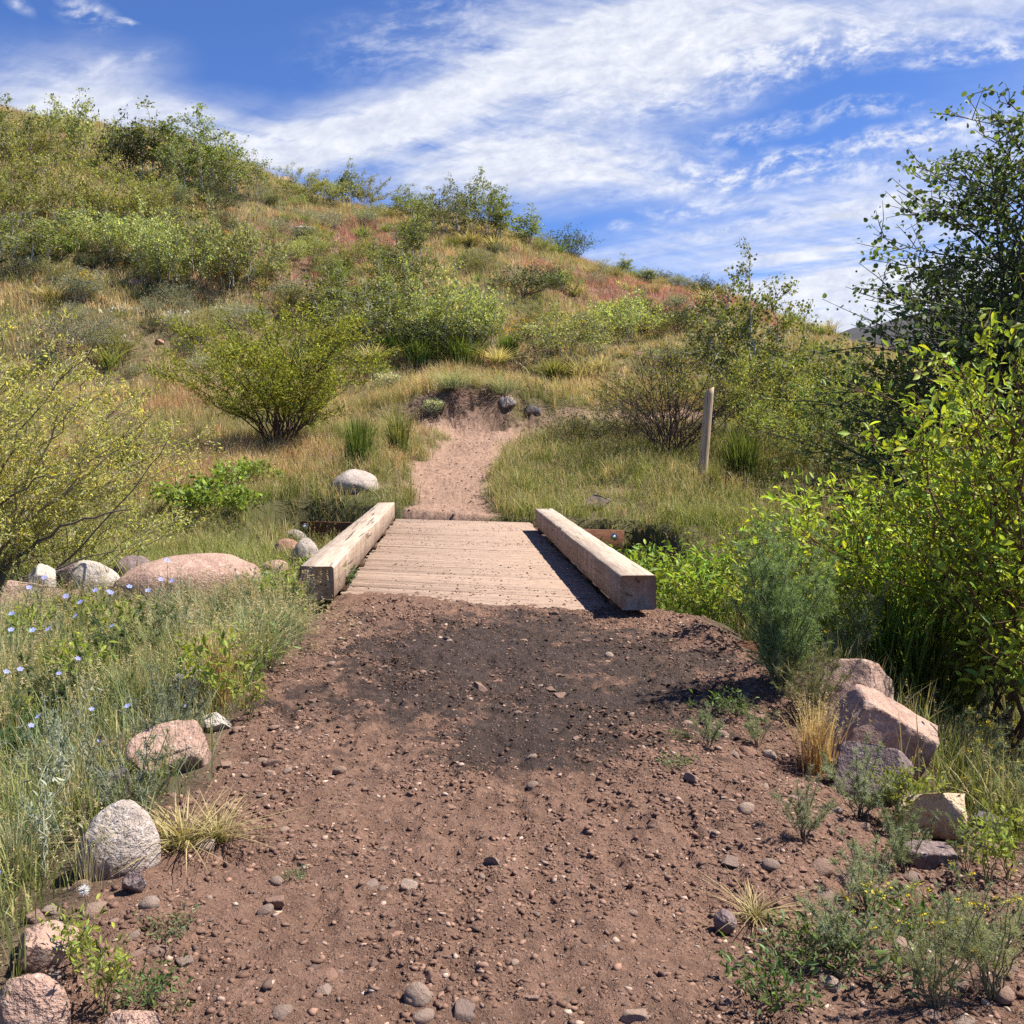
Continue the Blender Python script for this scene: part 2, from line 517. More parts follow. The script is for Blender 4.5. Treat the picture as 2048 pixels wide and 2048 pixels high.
M_ROCK = {
    'pink': rock_mat('pink_rock', (0.415, 0.268, 0.201), (0.329, 0.201, 0.152), (0.512, 0.378, 0.293)),
    'purple': rock_mat('purple_rock', (0.213, 0.152, 0.140), (0.152, 0.107, 0.100), (0.281, 0.220, 0.195)),
    'pale': rock_mat('pale_rock', (0.488, 0.427, 0.354), (0.390, 0.317, 0.256), (0.586, 0.525, 0.451)),
    'grey': rock_mat('grey_rock', (0.329, 0.275, 0.238), (0.244, 0.201, 0.177), (0.415, 0.354, 0.311)),
    'granite': rock_mat('granite_rock', (0.439, 0.366, 0.311), (0.354, 0.287, 0.238), (0.549, 0.476, 0.415), 0.75, 1.4),
    'sand': rock_mat('sandstone_rock', (0.561, 0.415, 0.262), (0.488, 0.348, 0.213), (0.620, 0.500, 0.342), 0.2),
    'red': rock_mat('red_rock', (0.366, 0.189, 0.128), (0.281, 0.146, 0.104), (0.439, 0.268, 0.195)),
    'dark': rock_mat('dark_rock', (0.122, 0.104, 0.098), (0.085, 0.073, 0.071), (0.183, 0.159, 0.146)),
}


def pebble_mat(name, ramp):
    m, nt = new_mat(name)
    oi = nt.nodes.new('ShaderNodeObjectInfo')
    cr = nt.nodes.new('ShaderNodeValToRGB'); cr.color_ramp.interpolation = 'LINEAR'
    els = cr.color_ramp.elements
    while len(els) < len(ramp): els.new(0.5)
    for i, c in enumerate(ramp):
        els[i].position = i / (len(ramp) - 1); els[i].color = tuple(c) + (1,)
    nt.links.new(oi.outputs['Random'], cr.inputs[0])
    tc = nt.nodes.new('ShaderNodeTexCoord'); p = tc.outputs['Object']
    n1 = noise(nt, p, 4, 4, 0.65); n2 = noise(nt, p, 25, 4, 0.7)
    c = mixc(nt, mapr(nt, n1, 0.35, 0.65, 0, 0.5, True), cr.outputs[0], (0.24, 0.145, 0.10))
    c = mixc(nt, mapr(nt, n2, 0.55, 0.7, 0, 0.4), c, (0.42, 0.34, 0.28))
    finish(nt, principled(nt, c, 0.85, 0.22, bump(nt, math_n(nt, 'ADD', n1, math_n(nt, 'MULTIPLY', n2, 0.4)), 0.6, 0.06)))
    return m


M_PEB = pebble_mat('trail_stone', [(0.22, 0.135, 0.10), (0.33, 0.215, 0.16), (0.27, 0.145, 0.098), (0.38, 0.275, 0.21), (0.20, 0.14, 0.115), (0.42, 0.32, 0.245), (0.28, 0.18, 0.13)])
M_GRAVEL = vcol_mat('gravel_grain', 0.9, 0.15)


def timber_mat(name, base, dark, axis='Y', dusty=None):
    m, nt = new_mat(name)
    tc = nt.nodes.new('ShaderNodeTexCoord'); p = tc.outputs['Object']
    sc = {'Y': (14, 0.55, 14), 'X': (0.7, 14, 14)}[axis]
    g = noise(nt, mapping(nt, p, sc), 1.6, 7, 0.68, 0.5)
    g2 = noise(nt, mapping(nt, p, tuple(s * 4 for s in sc)), 1.8, 4, 0.7, 0.2)
    blot = noise(nt, p, 2.3, 5, 0.65)
    c = mixc(nt, mapr(nt, g, 0.36, 0.64, 0, 1), dark, base)
    c = mixc(nt, mapr(nt, g2, 0.38, 0.5, 0.45, 0), c, tuple(x * 0.5 for x in dark))
    c = mixc(nt, mapr(nt, blot, 0.54, 0.70, 0, 0.6), c, tuple(x * 0.45 for x in base))
    crack = mapr(nt, noise(nt, mapping(nt, p, tuple(s * 0.9 for s in sc), (0, 0, 0), (3, 5, 7)), 1.9, 3, 0.5, 0.3), 0.345, 0.315, 0, 1)
    c = mixc(nt, math_n(nt, 'MULTIPLY', crack, 0.85), c, (0.03, 0.022, 0.018))
    if axis == 'Y':
        drip = noise(nt, mapping(nt, p, (9, 9, 1.2)), 1.3, 5, 0.65, 0.3)
        geo = nt.nodes.new('ShaderNodeNewGeometry'); sn = nt.nodes.new('ShaderNodeSeparateXYZ'); nt.links.new(geo.outputs['True Normal'], sn.inputs[0])
        side = mapr(nt, sn.outputs[2], 0.6, 0.3, 0, 1)
        c = mixc(nt, math_n(nt, 'MULTIPLY', side, mapr(nt, drip, 0.42, 0.62, 0.25, 0.75)), c, (0.20, 0.115, 0.07))
        c = mixc(nt, mapr(nt, noise(nt, p, 30, 4, 0.7), 0.58, 0.66, 0, 0.5), c, (0.13, 0.09, 0.065))
    if dusty:
        dn = noise(nt, p, 1.4, 6, 0.7)
        c = mixc(nt, mapr(nt, dn, 0.38, 0.60, 0.25, 0.92, True), c, dusty)
    h = math_n(nt, 'SUBTRACT', math_n(nt, 'ADD', math_n(nt, 'MULTIPLY', g, 0.6), math_n(nt, 'MULTIPLY', g2, 0.3)), crack)
    finish(nt, principled(nt, c, 0.85, 0.2, bump(nt, h, 0.8, 0.012)))
    return m


M_BEAM = timber_mat('weathered_timber', (0.50, 0.405, 0.315), (0.34, 0.25, 0.185))
M_BOARD = timber_mat('brown_board', (0.17, 0.075, 0.04), (0.10, 0.045, 0.026), 'X')
M_STRINGER = timber_mat('dark_stringer', (0.07, 0.045, 0.03), (0.04, 0.028, 0.02))


def deck_mat():
    m, nt = new_mat('dusty_planks')
    geo = nt.nodes.new('ShaderNodeNewGeometry'); p = geo.outputs['Position']
    col = nd(nt, 'ShaderNodeAttribute', attribute_name='Col').outputs['Color']
    pr = mapping(nt, p, (1.1, 16, 16), (0, 0, -0.38))
    g = noise(nt, pr, 2.0, 7, 0.7, 0.6)
    g2 = noise(nt, mapping(nt, p, (3, 55, 55), (0, 0, -0.38)), 2.0, 4, 0.7, 0.3)
    c = mixc(nt, mapr(nt, g, 0.34, 0.56, 0.8, 0), col, (0.26, 0.17, 0.12))
    c = mixc(nt, mapr(nt, g2, 0.34, 0.46, 0.8, 0), c, (0.11, 0.07, 0.05))
    dn = noise(nt, p, 3.2, 7, 0.72)
    c = mixc(nt, mapr(nt, dn, 0.34, 0.54, 0.25, 0.88, True), c, mixc(nt, mapr(nt, noise(nt, p, 11, 6, 0.75), 0.35, 0.65, 0, 1), (0.30, 0.205, 0.15), (0.42, 0.305, 0.232)))
    # damp scuffs left by boots
    sc = noise(nt, mapping(nt, p, (2.2, 5.5, 1)), 1.5, 4, 0.6, 0.2)
    c = mixc(nt, mapr(nt, sc, 0.62, 0.69, 0, 0.6, True), c, (0.16, 0.105, 0.08))
    gr = noise(nt, p, 120, 3, 0.7)
    c = mixc(nt, mapr(nt, gr, 0.56, 0.64, 0, 0.6), c, (0.17, 0.11, 0.08))
    streak = noise(nt, mapping(nt, mapping(nt, p, (1, 1, 1), (0, 0, 0.398)), (1.6, 22, 1)), 2.0, 5, 0.7, 0.2)
    c = mixc(nt, mapr(nt, streak, 0.56, 0.64, 0, 0.65), c, (0.15, 0.10, 0.075))
    h = math_n(nt, 'ADD', g, math_n(nt, 'ADD', math_n(nt, 'MULTIPLY', g2, 0.6), math_n(nt, 'MULTIPLY', gr, 0.25)))
    finish(nt, principled(nt, c, 0.92, 0.12, bump(nt, h, 0.8, 0.014)))
    return m


M_DECK = deck_mat()


def simple_mat(name, col, rough=0.5, metal=0.0):
    m, nt = new_mat(name)
    tc = nt.nodes.new('ShaderNodeTexCoord')
    n = noise(nt, tc.outputs['Object'], 60, 4)
    c = mixc(nt, mapr(nt, n, 0.4, 0.7, 0, 0.5), col, tuple(x * 0.55 for x in col))
    p = nt.nodes.new('ShaderNodeBsdfPrincipled')
    nt.links.new(c, p.inputs['Base Color']); p.inputs['Roughness'].default_value = rough; p.inputs['Metallic'].default_value = metal
    finish(nt, p.outputs[0])
    return m


M_STEEL = simple_mat('galvanised_steel', (0.62, 0.62, 0.60), 0.45, 0.7)

# ------------------------------------------------------------------ ground sheets
HITS = {k: hit(*v) for k, v in {
    'red1': (610, 480), 'red2': (1200, 560), 'red3': (1310, 570), 'red4': (900, 690), 'red5': (690, 440), 'or1': (500, 380), 'or2': (290, 770), 'or3': (1250, 625),
}.items()}


def patch(x, y, key, rx, ry):
    p = HITS[key]
    n = 0.45 * fbm(x / 1.2, y / 1.2, 3, 77)
    return np.clip(1.25 - np.hypot((x - p[0]) / rx, (y - p[1]) / ry) + n, 0, 1)


def soil_colour(x, y):
    x = np.asarray(x, float); y = np.asarray(y, float)
    n = fbm(x / 1.1, y / 1.1, 4, 51)[..., None]
    dirt = np.array([0.200, 0.117, 0.082]) * (1 + 0.16 * n)
    fard = np.array([0.315, 0.200, 0.142]) * (1 + 0.10 * n)
    col = dirt + (fard - dirt) * sst(6, 15, y)[..., None]
    bank = (np.exp(-((x - 0.5) / 2.2) ** 4) * sst(24.0, 25.0, y))[..., None]
    col = col + (np.array([0.165, 0.103, 0.074]) - col) * np.clip(bank, 0, 1)
    dry = np.array([0.16, 0.125, 0.068]) * (1 + 0.3 * n)
    g = np.array([0.10, 0.095, 0.04]) * (1 + 0.3 * n)
    mixg = sst(-0.3, 0.3, fbm(x / 2.3, y / 2.3, 4, 53))[..., None]
    veg = g + (dry - g) * mixg
    veg = np.where((y < 9)[..., None], np.array([0.12, 0.088, 0.055]) * (1 + 0.3 * n), veg)
    red = np.clip(patch(x, y, 'red1', 4.0, 4.5) + patch(x, y, 'red2', 5.5, 4.5) + patch(x, y, 'red3', 4.2, 5), 0, 1)[..., None]
    veg = veg + (np.array([0.20, 0.10, 0.085]) - veg) * red * 0.8
    b = bare(x, y)[..., None]
    return veg + (col - veg) * b


def damp_and_shade(x, y):  # damp soil, plus the feathery bush's shade painted in
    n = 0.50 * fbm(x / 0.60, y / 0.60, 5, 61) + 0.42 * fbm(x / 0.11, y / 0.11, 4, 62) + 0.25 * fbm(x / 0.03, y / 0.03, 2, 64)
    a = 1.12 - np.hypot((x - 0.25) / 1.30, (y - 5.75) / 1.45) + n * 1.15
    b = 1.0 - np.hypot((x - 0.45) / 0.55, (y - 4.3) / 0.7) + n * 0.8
    c = 0.8 - np.hypot((x - 1.5) / 0.4, (y - 5.6) / 0.7) + n * 0.6  # darkens the soil where the feathery bush throws its shade
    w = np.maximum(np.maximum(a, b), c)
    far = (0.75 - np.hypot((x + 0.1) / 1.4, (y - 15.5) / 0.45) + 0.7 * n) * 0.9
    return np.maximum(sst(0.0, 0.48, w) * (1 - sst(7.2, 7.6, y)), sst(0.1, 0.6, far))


def lines(segs):
    out = []
    for a, b, s in segs:
        out.append(np.arange(a, b, s))
    return np.concatenate(out + [[segs[-1][1]]])


def grow(a, s, k, end):
    out = [a]
    while out[-1] < end:
        s *= k; out.append(out[-1] + s)
    return np.array(out)


xs_f = np.arange(-1.7, 2.6, 0.013)
xs = np.concatenate([-grow(1.7, 0.016, 1.045, 4000)[::-1][:-1], xs_f[1:], grow(2.6, 0.016, 1.045, 4000)])
ys_f = np.concatenate([np.arange(1.55, 5.2, 0.013), np.arange(5.2, 8.4, 0.017)])
ys = np.concatenate([-grow(-1.55, 0.03, 1.12, 400)[::-1][:-1], ys_f[1:], np.arange(8.4, 27.5, 0.09), np.arange(27.5, 56, 0.3), grow(56, 0.35, 1.10, 6000)])
GX, GY = np.meshgrid(xs, ys)
GZ = T(GX, GY) + Tdetail(GX, GY)
# far country flattens out
fl = sst(70, 160, np.hypot(GX, GY))
GZ = GZ * (1 - fl) + (-2.0) * fl
gcol = soil_colour(GX, GY)
w_ = damp_and_shade(GX, GY) * bare(GX, GY)
damp_shade_c = np.array([0.040, 0.0245, 0.018])  # dark tone shared by damp soil and the painted bush shade
gcol = gcol + (damp_shade_c * (1 + 0.25 * fbm(GX / 0.2, GY / 0.2, 3, 63))[..., None] - gcol) * (w_ * 0.93)[..., None]
ny, nx = GX.shape
V = np.stack([GX, GY, GZ], -1).reshape(-1, 3)
idx = np.arange(ny * nx).reshape(ny, nx)
Q = np.stack([idx[:-1, :-1], idx[:-1, 1:], idx[1:, 1:], idx[1:, :-1]], -1).reshape(-1, 4)
cx = 0.25 * (GX[:-1, :-1] + GX[1:, 1:] + GX[:-1, 1:] + GX[1:, :-1]).ravel(); cy = 0.5 * (GY[:-1, :-1] + GY[1:, 1:]).ravel()
is_trail = (bare(cx, cy) > 0.5) & (cx > -1.6) & (cx < 2.2 + 3 * (cy > 15)) & (cy < 25.0) & (cy > -3)


def sub(name, sel):
    q = Q[sel]; used, inv = np.unique(q.ravel(), return_inverse=True)
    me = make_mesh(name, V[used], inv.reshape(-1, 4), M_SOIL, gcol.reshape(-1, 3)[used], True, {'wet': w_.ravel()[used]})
    return me


tag(link('ground', sub('ground', ~is_trail)), kind='structure')
tag(link('trail', sub('trail', is_trail & (cy < 11))), kind='structure')
tag(link('trail', sub('trail_beyond', is_trail & (cy >= 11))), kind='structure')

# far mountain
mx_ = np.linspace(-400, 1500, 190); my_ = np.linspace(700, 1500, 60)
MX, MY = np.meshgrid(mx_, my_)
prof = np.exp(-((MX - 560) / 330) ** 2) * 138 + np.exp(-((MX - 1150) / 420) ** 2) * 150
MZ = prof * sst(700, 1050, MY) * (1 - sst(1250, 1500, MY)) + 9 * fbm(MX / 70, MY / 70, 4, 91) * sst(700, 800, MY) - 8
mid = np.arange(MX.size).reshape(MX.shape)
MQ = np.stack([mid[:-1, :-1], mid[:-1, 1:], mid[1:, 1:], mid[1:, :-1]], -1).reshape(-1, 4)
mcol = np.array([0.075, 0.072, 0.07]) * (1 + 0.35 * fbm(MX / 25, MY / 25, 4, 92))[..., None]  # shadow of clouds on the mountain is put into this dark grey
tag(link('mountain', make_mesh('mountain', np.stack([MX, MY, MZ], -1).reshape(-1, 3), MQ, vcol_mat('cloud_shaded_scrub', 0.95, 0.05), mcol.reshape(-1, 3), True)), kind='structure')


# ------------------------------------------------------------------ rocks
def ico(sub_):
    bm = bmesh.new(); bmesh.ops.create_icosphere(bm, subdivisions=sub_, radius=1.0)
    bm.verts.ensure_lookup_table()
    v = np.array([x.co[:] for x in bm.verts]); f = np.array([[l.index for l in fc.verts] for fc in bm.faces])
    bm.free(); return v, f


ICO = {k: ico(k) for k in (1, 2, 3, 4, 5)}


def n3(p, s, seed):
    return (fbm(p[:, 0] * s + 5, p[:, 1] * s + p[:, 2] * s * 0.61, 3, seed) + fbm(p[:, 2] * s + 9, p[:, 0] * s * 0.7 - p[:, 1] * s, 3, seed + 7)) * 0.5


def rock_shape(r, sub_=4, angular=0.5, nplanes=9, rough=0.16):
    v, f = ICO[sub_]; v = v.copy()
    seed = int(r.integers(1, 1e6))
    v = v * (1 + rough * n3(v, 1.1, seed))[:, None]
    Q_, _ = np.linalg.qr(r.normal(size=(3, 3)) * 0.35 + np.eye(3))
    planes = []
    if angular >= 0.5:
        for ax in range(3):
            for sg in (-1, 1):
                planes.append((norm(Q_[:, ax] * sg + r.normal(size=3) * 0.22), r.uniform(0.46, 0.68)))
        nplanes = 4
    for k in range(nplanes):
        planes.append((norm(r.normal(size=3)), r.uniform(0.55, 0.85)))
    for k, (n, d) in enumerate(planes):
        s = v @ n - d - 0.05 * n3(v, 1.8, seed + 31 + k)
        v = v - np.where(s > 0, s * (1.0 if angular >= 0.5 else min(1, angular * 1.3)), 0)[:, None] * n
    v = v * (1 + rough * 0.42 * n3(v, 2.9, seed + 1) + rough * 0.22 * n3(v, 8, seed + 2) - rough * 0.5 * (0.25 + angular) * np.clip(0.12 - np.abs(n3(v, 1.7, seed + 3)), 0, 1))[:, None]
    v = v / np.abs(v).max(0)
    return v, f


SEED = 9


def boulder(px, py, w, h, kind, label, angular=0.5, depth_ratio=0.8, sink=0.25, rz=None, tilt=0.0, sub_=4, y=None, name='boulder', nplanes=9):
    """px,py: middle of the foot; w,h size in photo pixels (1932 grid)"""
    if y is None:
        p = hit(px, py)
    else:
        x = x_at(px * S, y); p = np.array([x, y, float(T(x, y))])
    k = p[1] / F * S
    W = w * k; Hh = h * k
    v, f = rock_shape(np.random.default_rng(sum(ord(c_) * (i_ + 3) for i_, c_ in enumerate(label)) + SEED), sub_, angular, nplanes)
    ht = Hh / (1 - sink) / 2
    v = v * np.array([W / 2, W / 2 * depth_ratio, ht])
    a = rng.uniform(-0.4, 0.4) if rz is None else rz
    ca, sa = math.cos(a), math.sin(a)
    if tilt:
        ct, st = math.cos(tilt), math.sin(tilt)
        v = v @ np.array([[ct, 0, -st], [0, 1, 0], [st, 0, ct]]).T
    v = v @ np.array([[ca, -sa, 0], [sa, ca, 0], [0, 0, 1]]).T
    me = make_mesh(name, v, f, M_ROCK[kind], None, True)
    o = link(name, me)
    o.location = (p[0], p[1] + W * depth_ratio * 0.35, p[2] + ht * (1 - 2 * sink))
    return tag(o, label, 'boulder' if name == 'boulder' else 'stone')


B = boulder
for a_, k_ in NEAR_BOULDERS:
    B(*a_, **k_)
# hillside stones
for px, py, w, kk, lab in ((1207, 672, 18, 'red', 'small reddish rock in grass right of the trail bend'), (300, 652, 20, 'red', 'small pink rock on the hillside left of the big willow'),
                           (955, 775, 40, 'grey', 'grey rock sticking out of the cut bank top'), (1010, 785, 34, 'dark', 'dark rock at the right end of the cut bank'),
                           (540, 345, 26, 'pink', 'pale pink rock on the ridge behind the sagebrush'), (250, 540, 26, 'pink', 'pale rock in grass below the pale aspen thicket'),
                           (575, 445, 40, 'pale', 'pale boulder on the reddish hillside patch')):
    B(px, py, w, w * 0.6, kk, lab, 0.5, 0.9, 0.2, sub_=3, name='rock')

# stones strewn over the trail: a dozen shapes, each stone its own object
PEB = []
for k in range(14):
    v, f = rock_shape(rng, 3, rng.uniform(0.2, 0.85), 7, 0.2)
    v = v * np.array([1, rng.uniform(0.65, 0.95), rng.uniform(0.35, 0.75)])
    PEB.append(make_mesh('stone', v, f, M_PEB, None, True))


def strew(n, xr, yr, smin, smax, dens, label, group):
    k = 0; tries = 0
    while k < n and tries < n * 60:
        tries += 1
        x = rng.uniform(*xr); y = yr[0] + (yr[1] - yr[0]) * rng.random() ** 1.6
        if rng.random() > dens(x, y): continue
        s = smin + (smax - smin) * rng.random() ** 2.6
        o = link('stone', PEB[int(rng.integers(len(PEB)))])
        z = float(T(x, y) + Tdetail(x, y))
        o.location = (x, y, z + s * rng.uniform(-0.18, 0.12)); o.scale = (s, s, s)
        o.rotation_euler = (rng.normal() * 0.3, rng.normal() * 0.3, rng.uniform(0, 6.28))
        tag(o, label, 'stone', group)
        k += 1


def d_trail(x, y):
    return float(bare(x, y)) * (0.35 + 0.65 * float(sst(0.5, 1.6, abs(x - 0.1))) + 0.4 * float(vnoise(x * 2.5, y * 2.5, 8) > 0.62))


strew(130, (-1.0, 1.1), (2.05, 6.9), 0.012, 0.040, d_trail, 'small rounded stone half sunk in the brown trail soil', 'stones strewn over the trail')
strew(110, (0.85, 2.4), (2.05, 4.6), 0.015, 0.058, lambda x, y: float(bare(x, y)) * float(sst(0.6, 1.2, x)), 'cobble lying among weeds on the stony right shoulder of the trail', 'cobbles on the right shoulder')
strew(50, (-1.15, -0.6), (2.05, 4.6), 0.014, 0.045, lambda x, y: float(sst(-1.3, -1.0, x)), 'cobble along the left trail edge beside the boulders', 'cobbles along the left trail edge')
for px, py, w, lab in ((875, 1935, 62, 'cream rounded stone at the bottom middle of the trail'), (1895, 1895, 50, 'brown stone under the feathery plants in the lower right corner'),
                       (1370, 1915, 40, 'smooth tan cobble near the bottom right of the trail'), (1190, 1730, 30, 'dark angular stone standing up in the trail right of centre'),
                       (612, 1875, 34, 'pale round stone in the lower left trail'), (470, 1870, 40, 'orange stone in the lower left trail')):
    p = hit(px, min(py, 1925)); k = p[1] / F * S * w / 2
    o = link('stone', PEB[int(rng.integers(len(PEB)))]); o.location = (p[0], p[1], p[2] + 0.3 * k); o.scale = (k, k, k)
    o.rotation_euler = (rng.normal() * 0.2, rng.normal() * 0.2, rng.uniform(0, 6.28)); tag(o, lab, 'stone')

# gravel: too many to count
iv, ifc = ICO[1]
NG = 110000
gx = rng.uniform(-1.5, 2.6, NG * 3); gy = 1.7 + 5.8 * rng.random(NG * 3) ** 1.7
clump = 0.25 + 0.9 * sst(-0.1, 0.35, fbm(gx / 0.35, gy / 0.35, 3, 71)) + 0.5 * sst(0.9, 1.6, gx)
keep = rng.random(NG * 3) < bare(gx, gy) * clump * 1.25 * (1 - .55 * (damp_and_shade(gx, gy) > .5))
gx, gy = gx[keep][:NG], gy[keep][:NG]; ng = len(gx)
gs = 0.0019 + 0.0105 * rng.random(ng) ** 8.0 + 0.0006 * (gy - 2)
sc3 = np.stack([rng.uniform(0.9, 1.5, ng), rng.uniform(0.6, 1, ng), rng.uniform(0.35, 0.8, ng)], -1) * gs[:, None]
ang = rng.uniform(0, 6.28, ng)
jit = 1 + 0.34 * rng.normal(size=(ng, len(iv), 1)).clip(-1.6, 1.6)
gv = iv[None] * jit * sc3[:, None, :]
ca, sa = np.cos(ang)[:, None], np.sin(ang)[:, None]
gv = np.stack([gv[..., 0] * ca - gv[..., 1] * sa, gv[..., 0] * sa + gv[..., 1] * ca, gv[..., 2]], -1)
gv += np.stack([gx, gy, T(gx, gy) + Tdetail(gx, gy) + gs * 0.02], -1)[:, None, :]
pal = np.array([(0.165, 0.095, 0.066), (0.23, 0.138, 0.097), (0.37, 0.255, 0.19), (0.15, 0.086, 0.06), (0.28, 0.16, 0.108), (0.115, 0.075, 0.058), (0.44, 0.34, 0.26)])
pc = pal[rng.choice(len(pal), ng, p=[.36, .22, .05, .24, .05, .07, .01])] * rng.uniform(0.8, 1.15, (ng, 1))
wg = damp_and_shade(gx, gy); drk = (wg > 0.5) & (rng.random(ng) < 0.65)
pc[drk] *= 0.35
gf = (ifc[None] + (np.arange(ng) * len(iv))[:, None, None]).reshape(-1, 3)
tag(link('gravel', make_mesh('gravel', gv.reshape(-1, 3), gf, M_GRAVEL, np.repeat(pc, len(iv), 0))), 'fine reddish brown gravel scattered over the bare trail', 'gravel', kind='stuff')



def grit(name, label, n, xr, yr, okf, zf, smin, smax, dark):
    x = rng.uniform(*xr, n); y = rng.uniform(*yr, n); k = okf(x, y); x, y = x[k], y[k]; n = len(x)
    s = smin + (smax - smin) * rng.random(n) ** 4
    sc_ = np.stack([rng.uniform(.9, 1.5, n), rng.uniform(.6, 1, n), rng.uniform(.35, .7, n)], -1) * s[:, None]
    vv = iv[None] * (1 + .3 * rng.normal(size=(n, len(iv), 1)).clip(-1.6, 1.6)) * sc_[:, None, :]
    a = rng.uniform(0, 6.28, n); c_, s_ = np.cos(a)[:, None], np.sin(a)[:, None]
    vv = np.stack([vv[..., 0] * c_ - vv[..., 1] * s_, vv[..., 0] * s_ + vv[..., 1] * c_, vv[..., 2]], -1) + np.stack([x, y, zf(x, y) + s * .15], -1)[:, None, :]
    cc = pal[rng.choice(len(pal), n, p=[.3, .22, .08, .24, .07, .07, .02])] * rng.uniform(.8, 1.2, (n, 1)); cc[rng.random(n) < dark] *= .45
    ff = (ifc[None] + (np.arange(n) * len(iv))[:, None, None]).reshape(-1, 3)
    tag(link(name, make_mesh(name, vv.reshape(-1, 3), ff, M_GRAVEL, np.repeat(cc, len(iv), 0))), label, 'gravel', kind='stuff')


grit('deck_grit', 'crumbs of soil and grit lying on the bridge deck', 9000, (-0.87, 1.17), (7.0, 16.2), lambda x, y: (np.abs(y - 11.4 - SKEW * (x - .15)) < 3.95) & (rng.random(len(x)) < np.clip(.35 + 1.2 * fbm(x / .4, y / .7, 3, 73) + .5 * (y < 8.3), .06, 1)), lambda x, y: 0 * x + .002, .0025, .011, .5)
grit('trail_grit', 'loose grit on the far trail beyond the bridge', 9000, (-1.2, 4.5), (15.3, 26.0), lambda x, y: (bare(x, y) > .5) & (rng.random(len(x)) < np.clip(.45 + fbm(x / .4, y / .6, 3, 74), .1, 1)), lambda x, y: T(x, y) + Tdetail(x, y), .005, .024, .35)

# ------------------------------------------------------------------ footbridge
bridge = thing('footbridge', 'low timber footbridge with dusty plank deck and two heavy kerb beams', 'footbridge', (0.15, 11.4, 0))
BO = np.array([0.15, 11.4, 0.0])


def box_skew(acc, x0, x1, y0, y1, z0, z1, col, bev=0.0, jit=0.0, sk=SKEW):
    """box whose y follows the slant of the creek, coordinates relative to the bridge"""
    P = []
    for z, dx in ((z0, 0), (z1 - bev, 0), (z1, bev)):
        for (x, y) in ((x0 + dx, y0 + dx), (x1 - dx, y0 + dx), (x1 - dx, y1 - dx), (x0 + dx, y1 - dx)):
            P.append((x, y + sk * x, z + rng.normal() * jit))
    Fq = [(3, 2, 1, 0)]
    for a in (0, 4):
        for i in range(4):
            j = (i + 1) % 4
            Fq.append((a + i, a + j, a + 4 + j, a + 4 + i))
    Fq.append((8, 9, 10, 11))
    acc.add(P, Fq, col)


acc = Acc()
y = -3.98
while y < 4.0:
    w = rng.uniform(0.13, 0.15)
    dz = rng.normal() * 0.0014
    c = np.array([0.385, 0.28, 0.205]) * rng.uniform(0.86, 1.08)
    box_skew(acc, -1.03 + rng.normal() * 0.012, 1.03 + rng.normal() * 0.012, y, y + w - 0.001 - 0.006 * rng.random() ** 4, -0.075, 0.002 + dz, c, 0.004, 0.0015)
    y += w
link('deck', acc.mesh('deck', M_DECK), bridge)


def beam_mesh(name, x0, x1, y0, y1, z0, z1, cut=None):
    """a heavy sawn timber: chamfered, slightly bowed and chipped along its edges"""
    k = 90
    ts = np.linspace(y0, y1, k)
    c = 0.012
    prof = np.array([(x0 + c, z0), (x1 - c, z0), (x1, z0 + c), (x1, (z0 + z1) / 2), (x1, z1 - c), (x1 - c, z1), ((x0 + x1) / 2, z1), (x0 + c, z1), (x0, z1 - c), (x0, (z0 + z1) / 2), (x0, z0 + c)])
    n = len(prof)
    V_ = np.zeros((k, n, 3)); V_[..., 0] = prof[None, :, 0]; V_[..., 2] = prof[None, :, 1]; V_[..., 1] = ts[:, None]
    cxm, czm = (x0 + x1) / 2, (z0 + z1) / 2
    for j in range(n):
        chip = 0.004 * fbm(ts * 3.0, ts * 0 + j * 7.7, 4, 81) + 0.006 * np.minimum(0, fbm(ts * 2.2, ts * 0 + j * 3.1, 3, 82) + 0.25)
        d = np.array([prof[j, 0] - cxm, prof[j, 1] - czm]); d = d / np.linalg.norm(d)
        V_[:, j, 0] += d[0] * chip; V_[:, j, 2] += d[1] * chip
    V_[..., 0] += (0.006 * np.sin(ts * 0.7))[:, None]
    if cut is not None:                      # the near end is sawn in two slanting faces
        xm = x0 + 0.42 * (x1 - x0)
        V_[0, :, 1] += np.clip(xm - prof[:, 0], 0, 1) * cut
    Fq = []
    for i in range(k - 1):
        for j in range(n):
            j2 = (j + 1) % n
            Fq.append((i * n + j, i * n + j2, (i + 1) * n + j2, (i + 1) * n + j))
    VV = list(V_.reshape(-1, 3))
    tri = []
    for base, flip in ((0, False), ((k - 1) * n, True)):
        cpt = V_[0 if base == 0 else k - 1].mean(0).copy()
        if cut is not None and base == 0:
            xm = x0 + 0.42 * (x1 - x0)
            e = V_[0]
            bt = len(VV); VV.append(np.array([xm, y0, z0])); VV.append(np.array([xm, y0, z1]))
            # right facet, left facet
            rt = [bt] + [base + j for j in (1, 2, 3, 4, 5, 6)] + [bt + 1]
            lf = [bt + 1] + [base + j for j in (7, 8, 9, 10, 0)] + [bt]
            for poly in (rt, lf):
                for a in range(1, len(poly) - 1): tri.append((poly[0], poly[a], poly[a + 1]))
            continue
        ci = len(VV); VV.append(cpt)
        for j in range(n):
            j2 = (j + 1) % n
            tri.append((ci, base + j2, base + j) if flip else (ci, base + j, base + j2))
    Fq = np.array(Fq); tri = np.array(tri)
    allf = np.concatenate([Fq[:, [0, 1, 2]], Fq[:, [0, 2, 3]], tri])
    return make_mesh(name, np.array(VV), allf, M_BEAM, None)


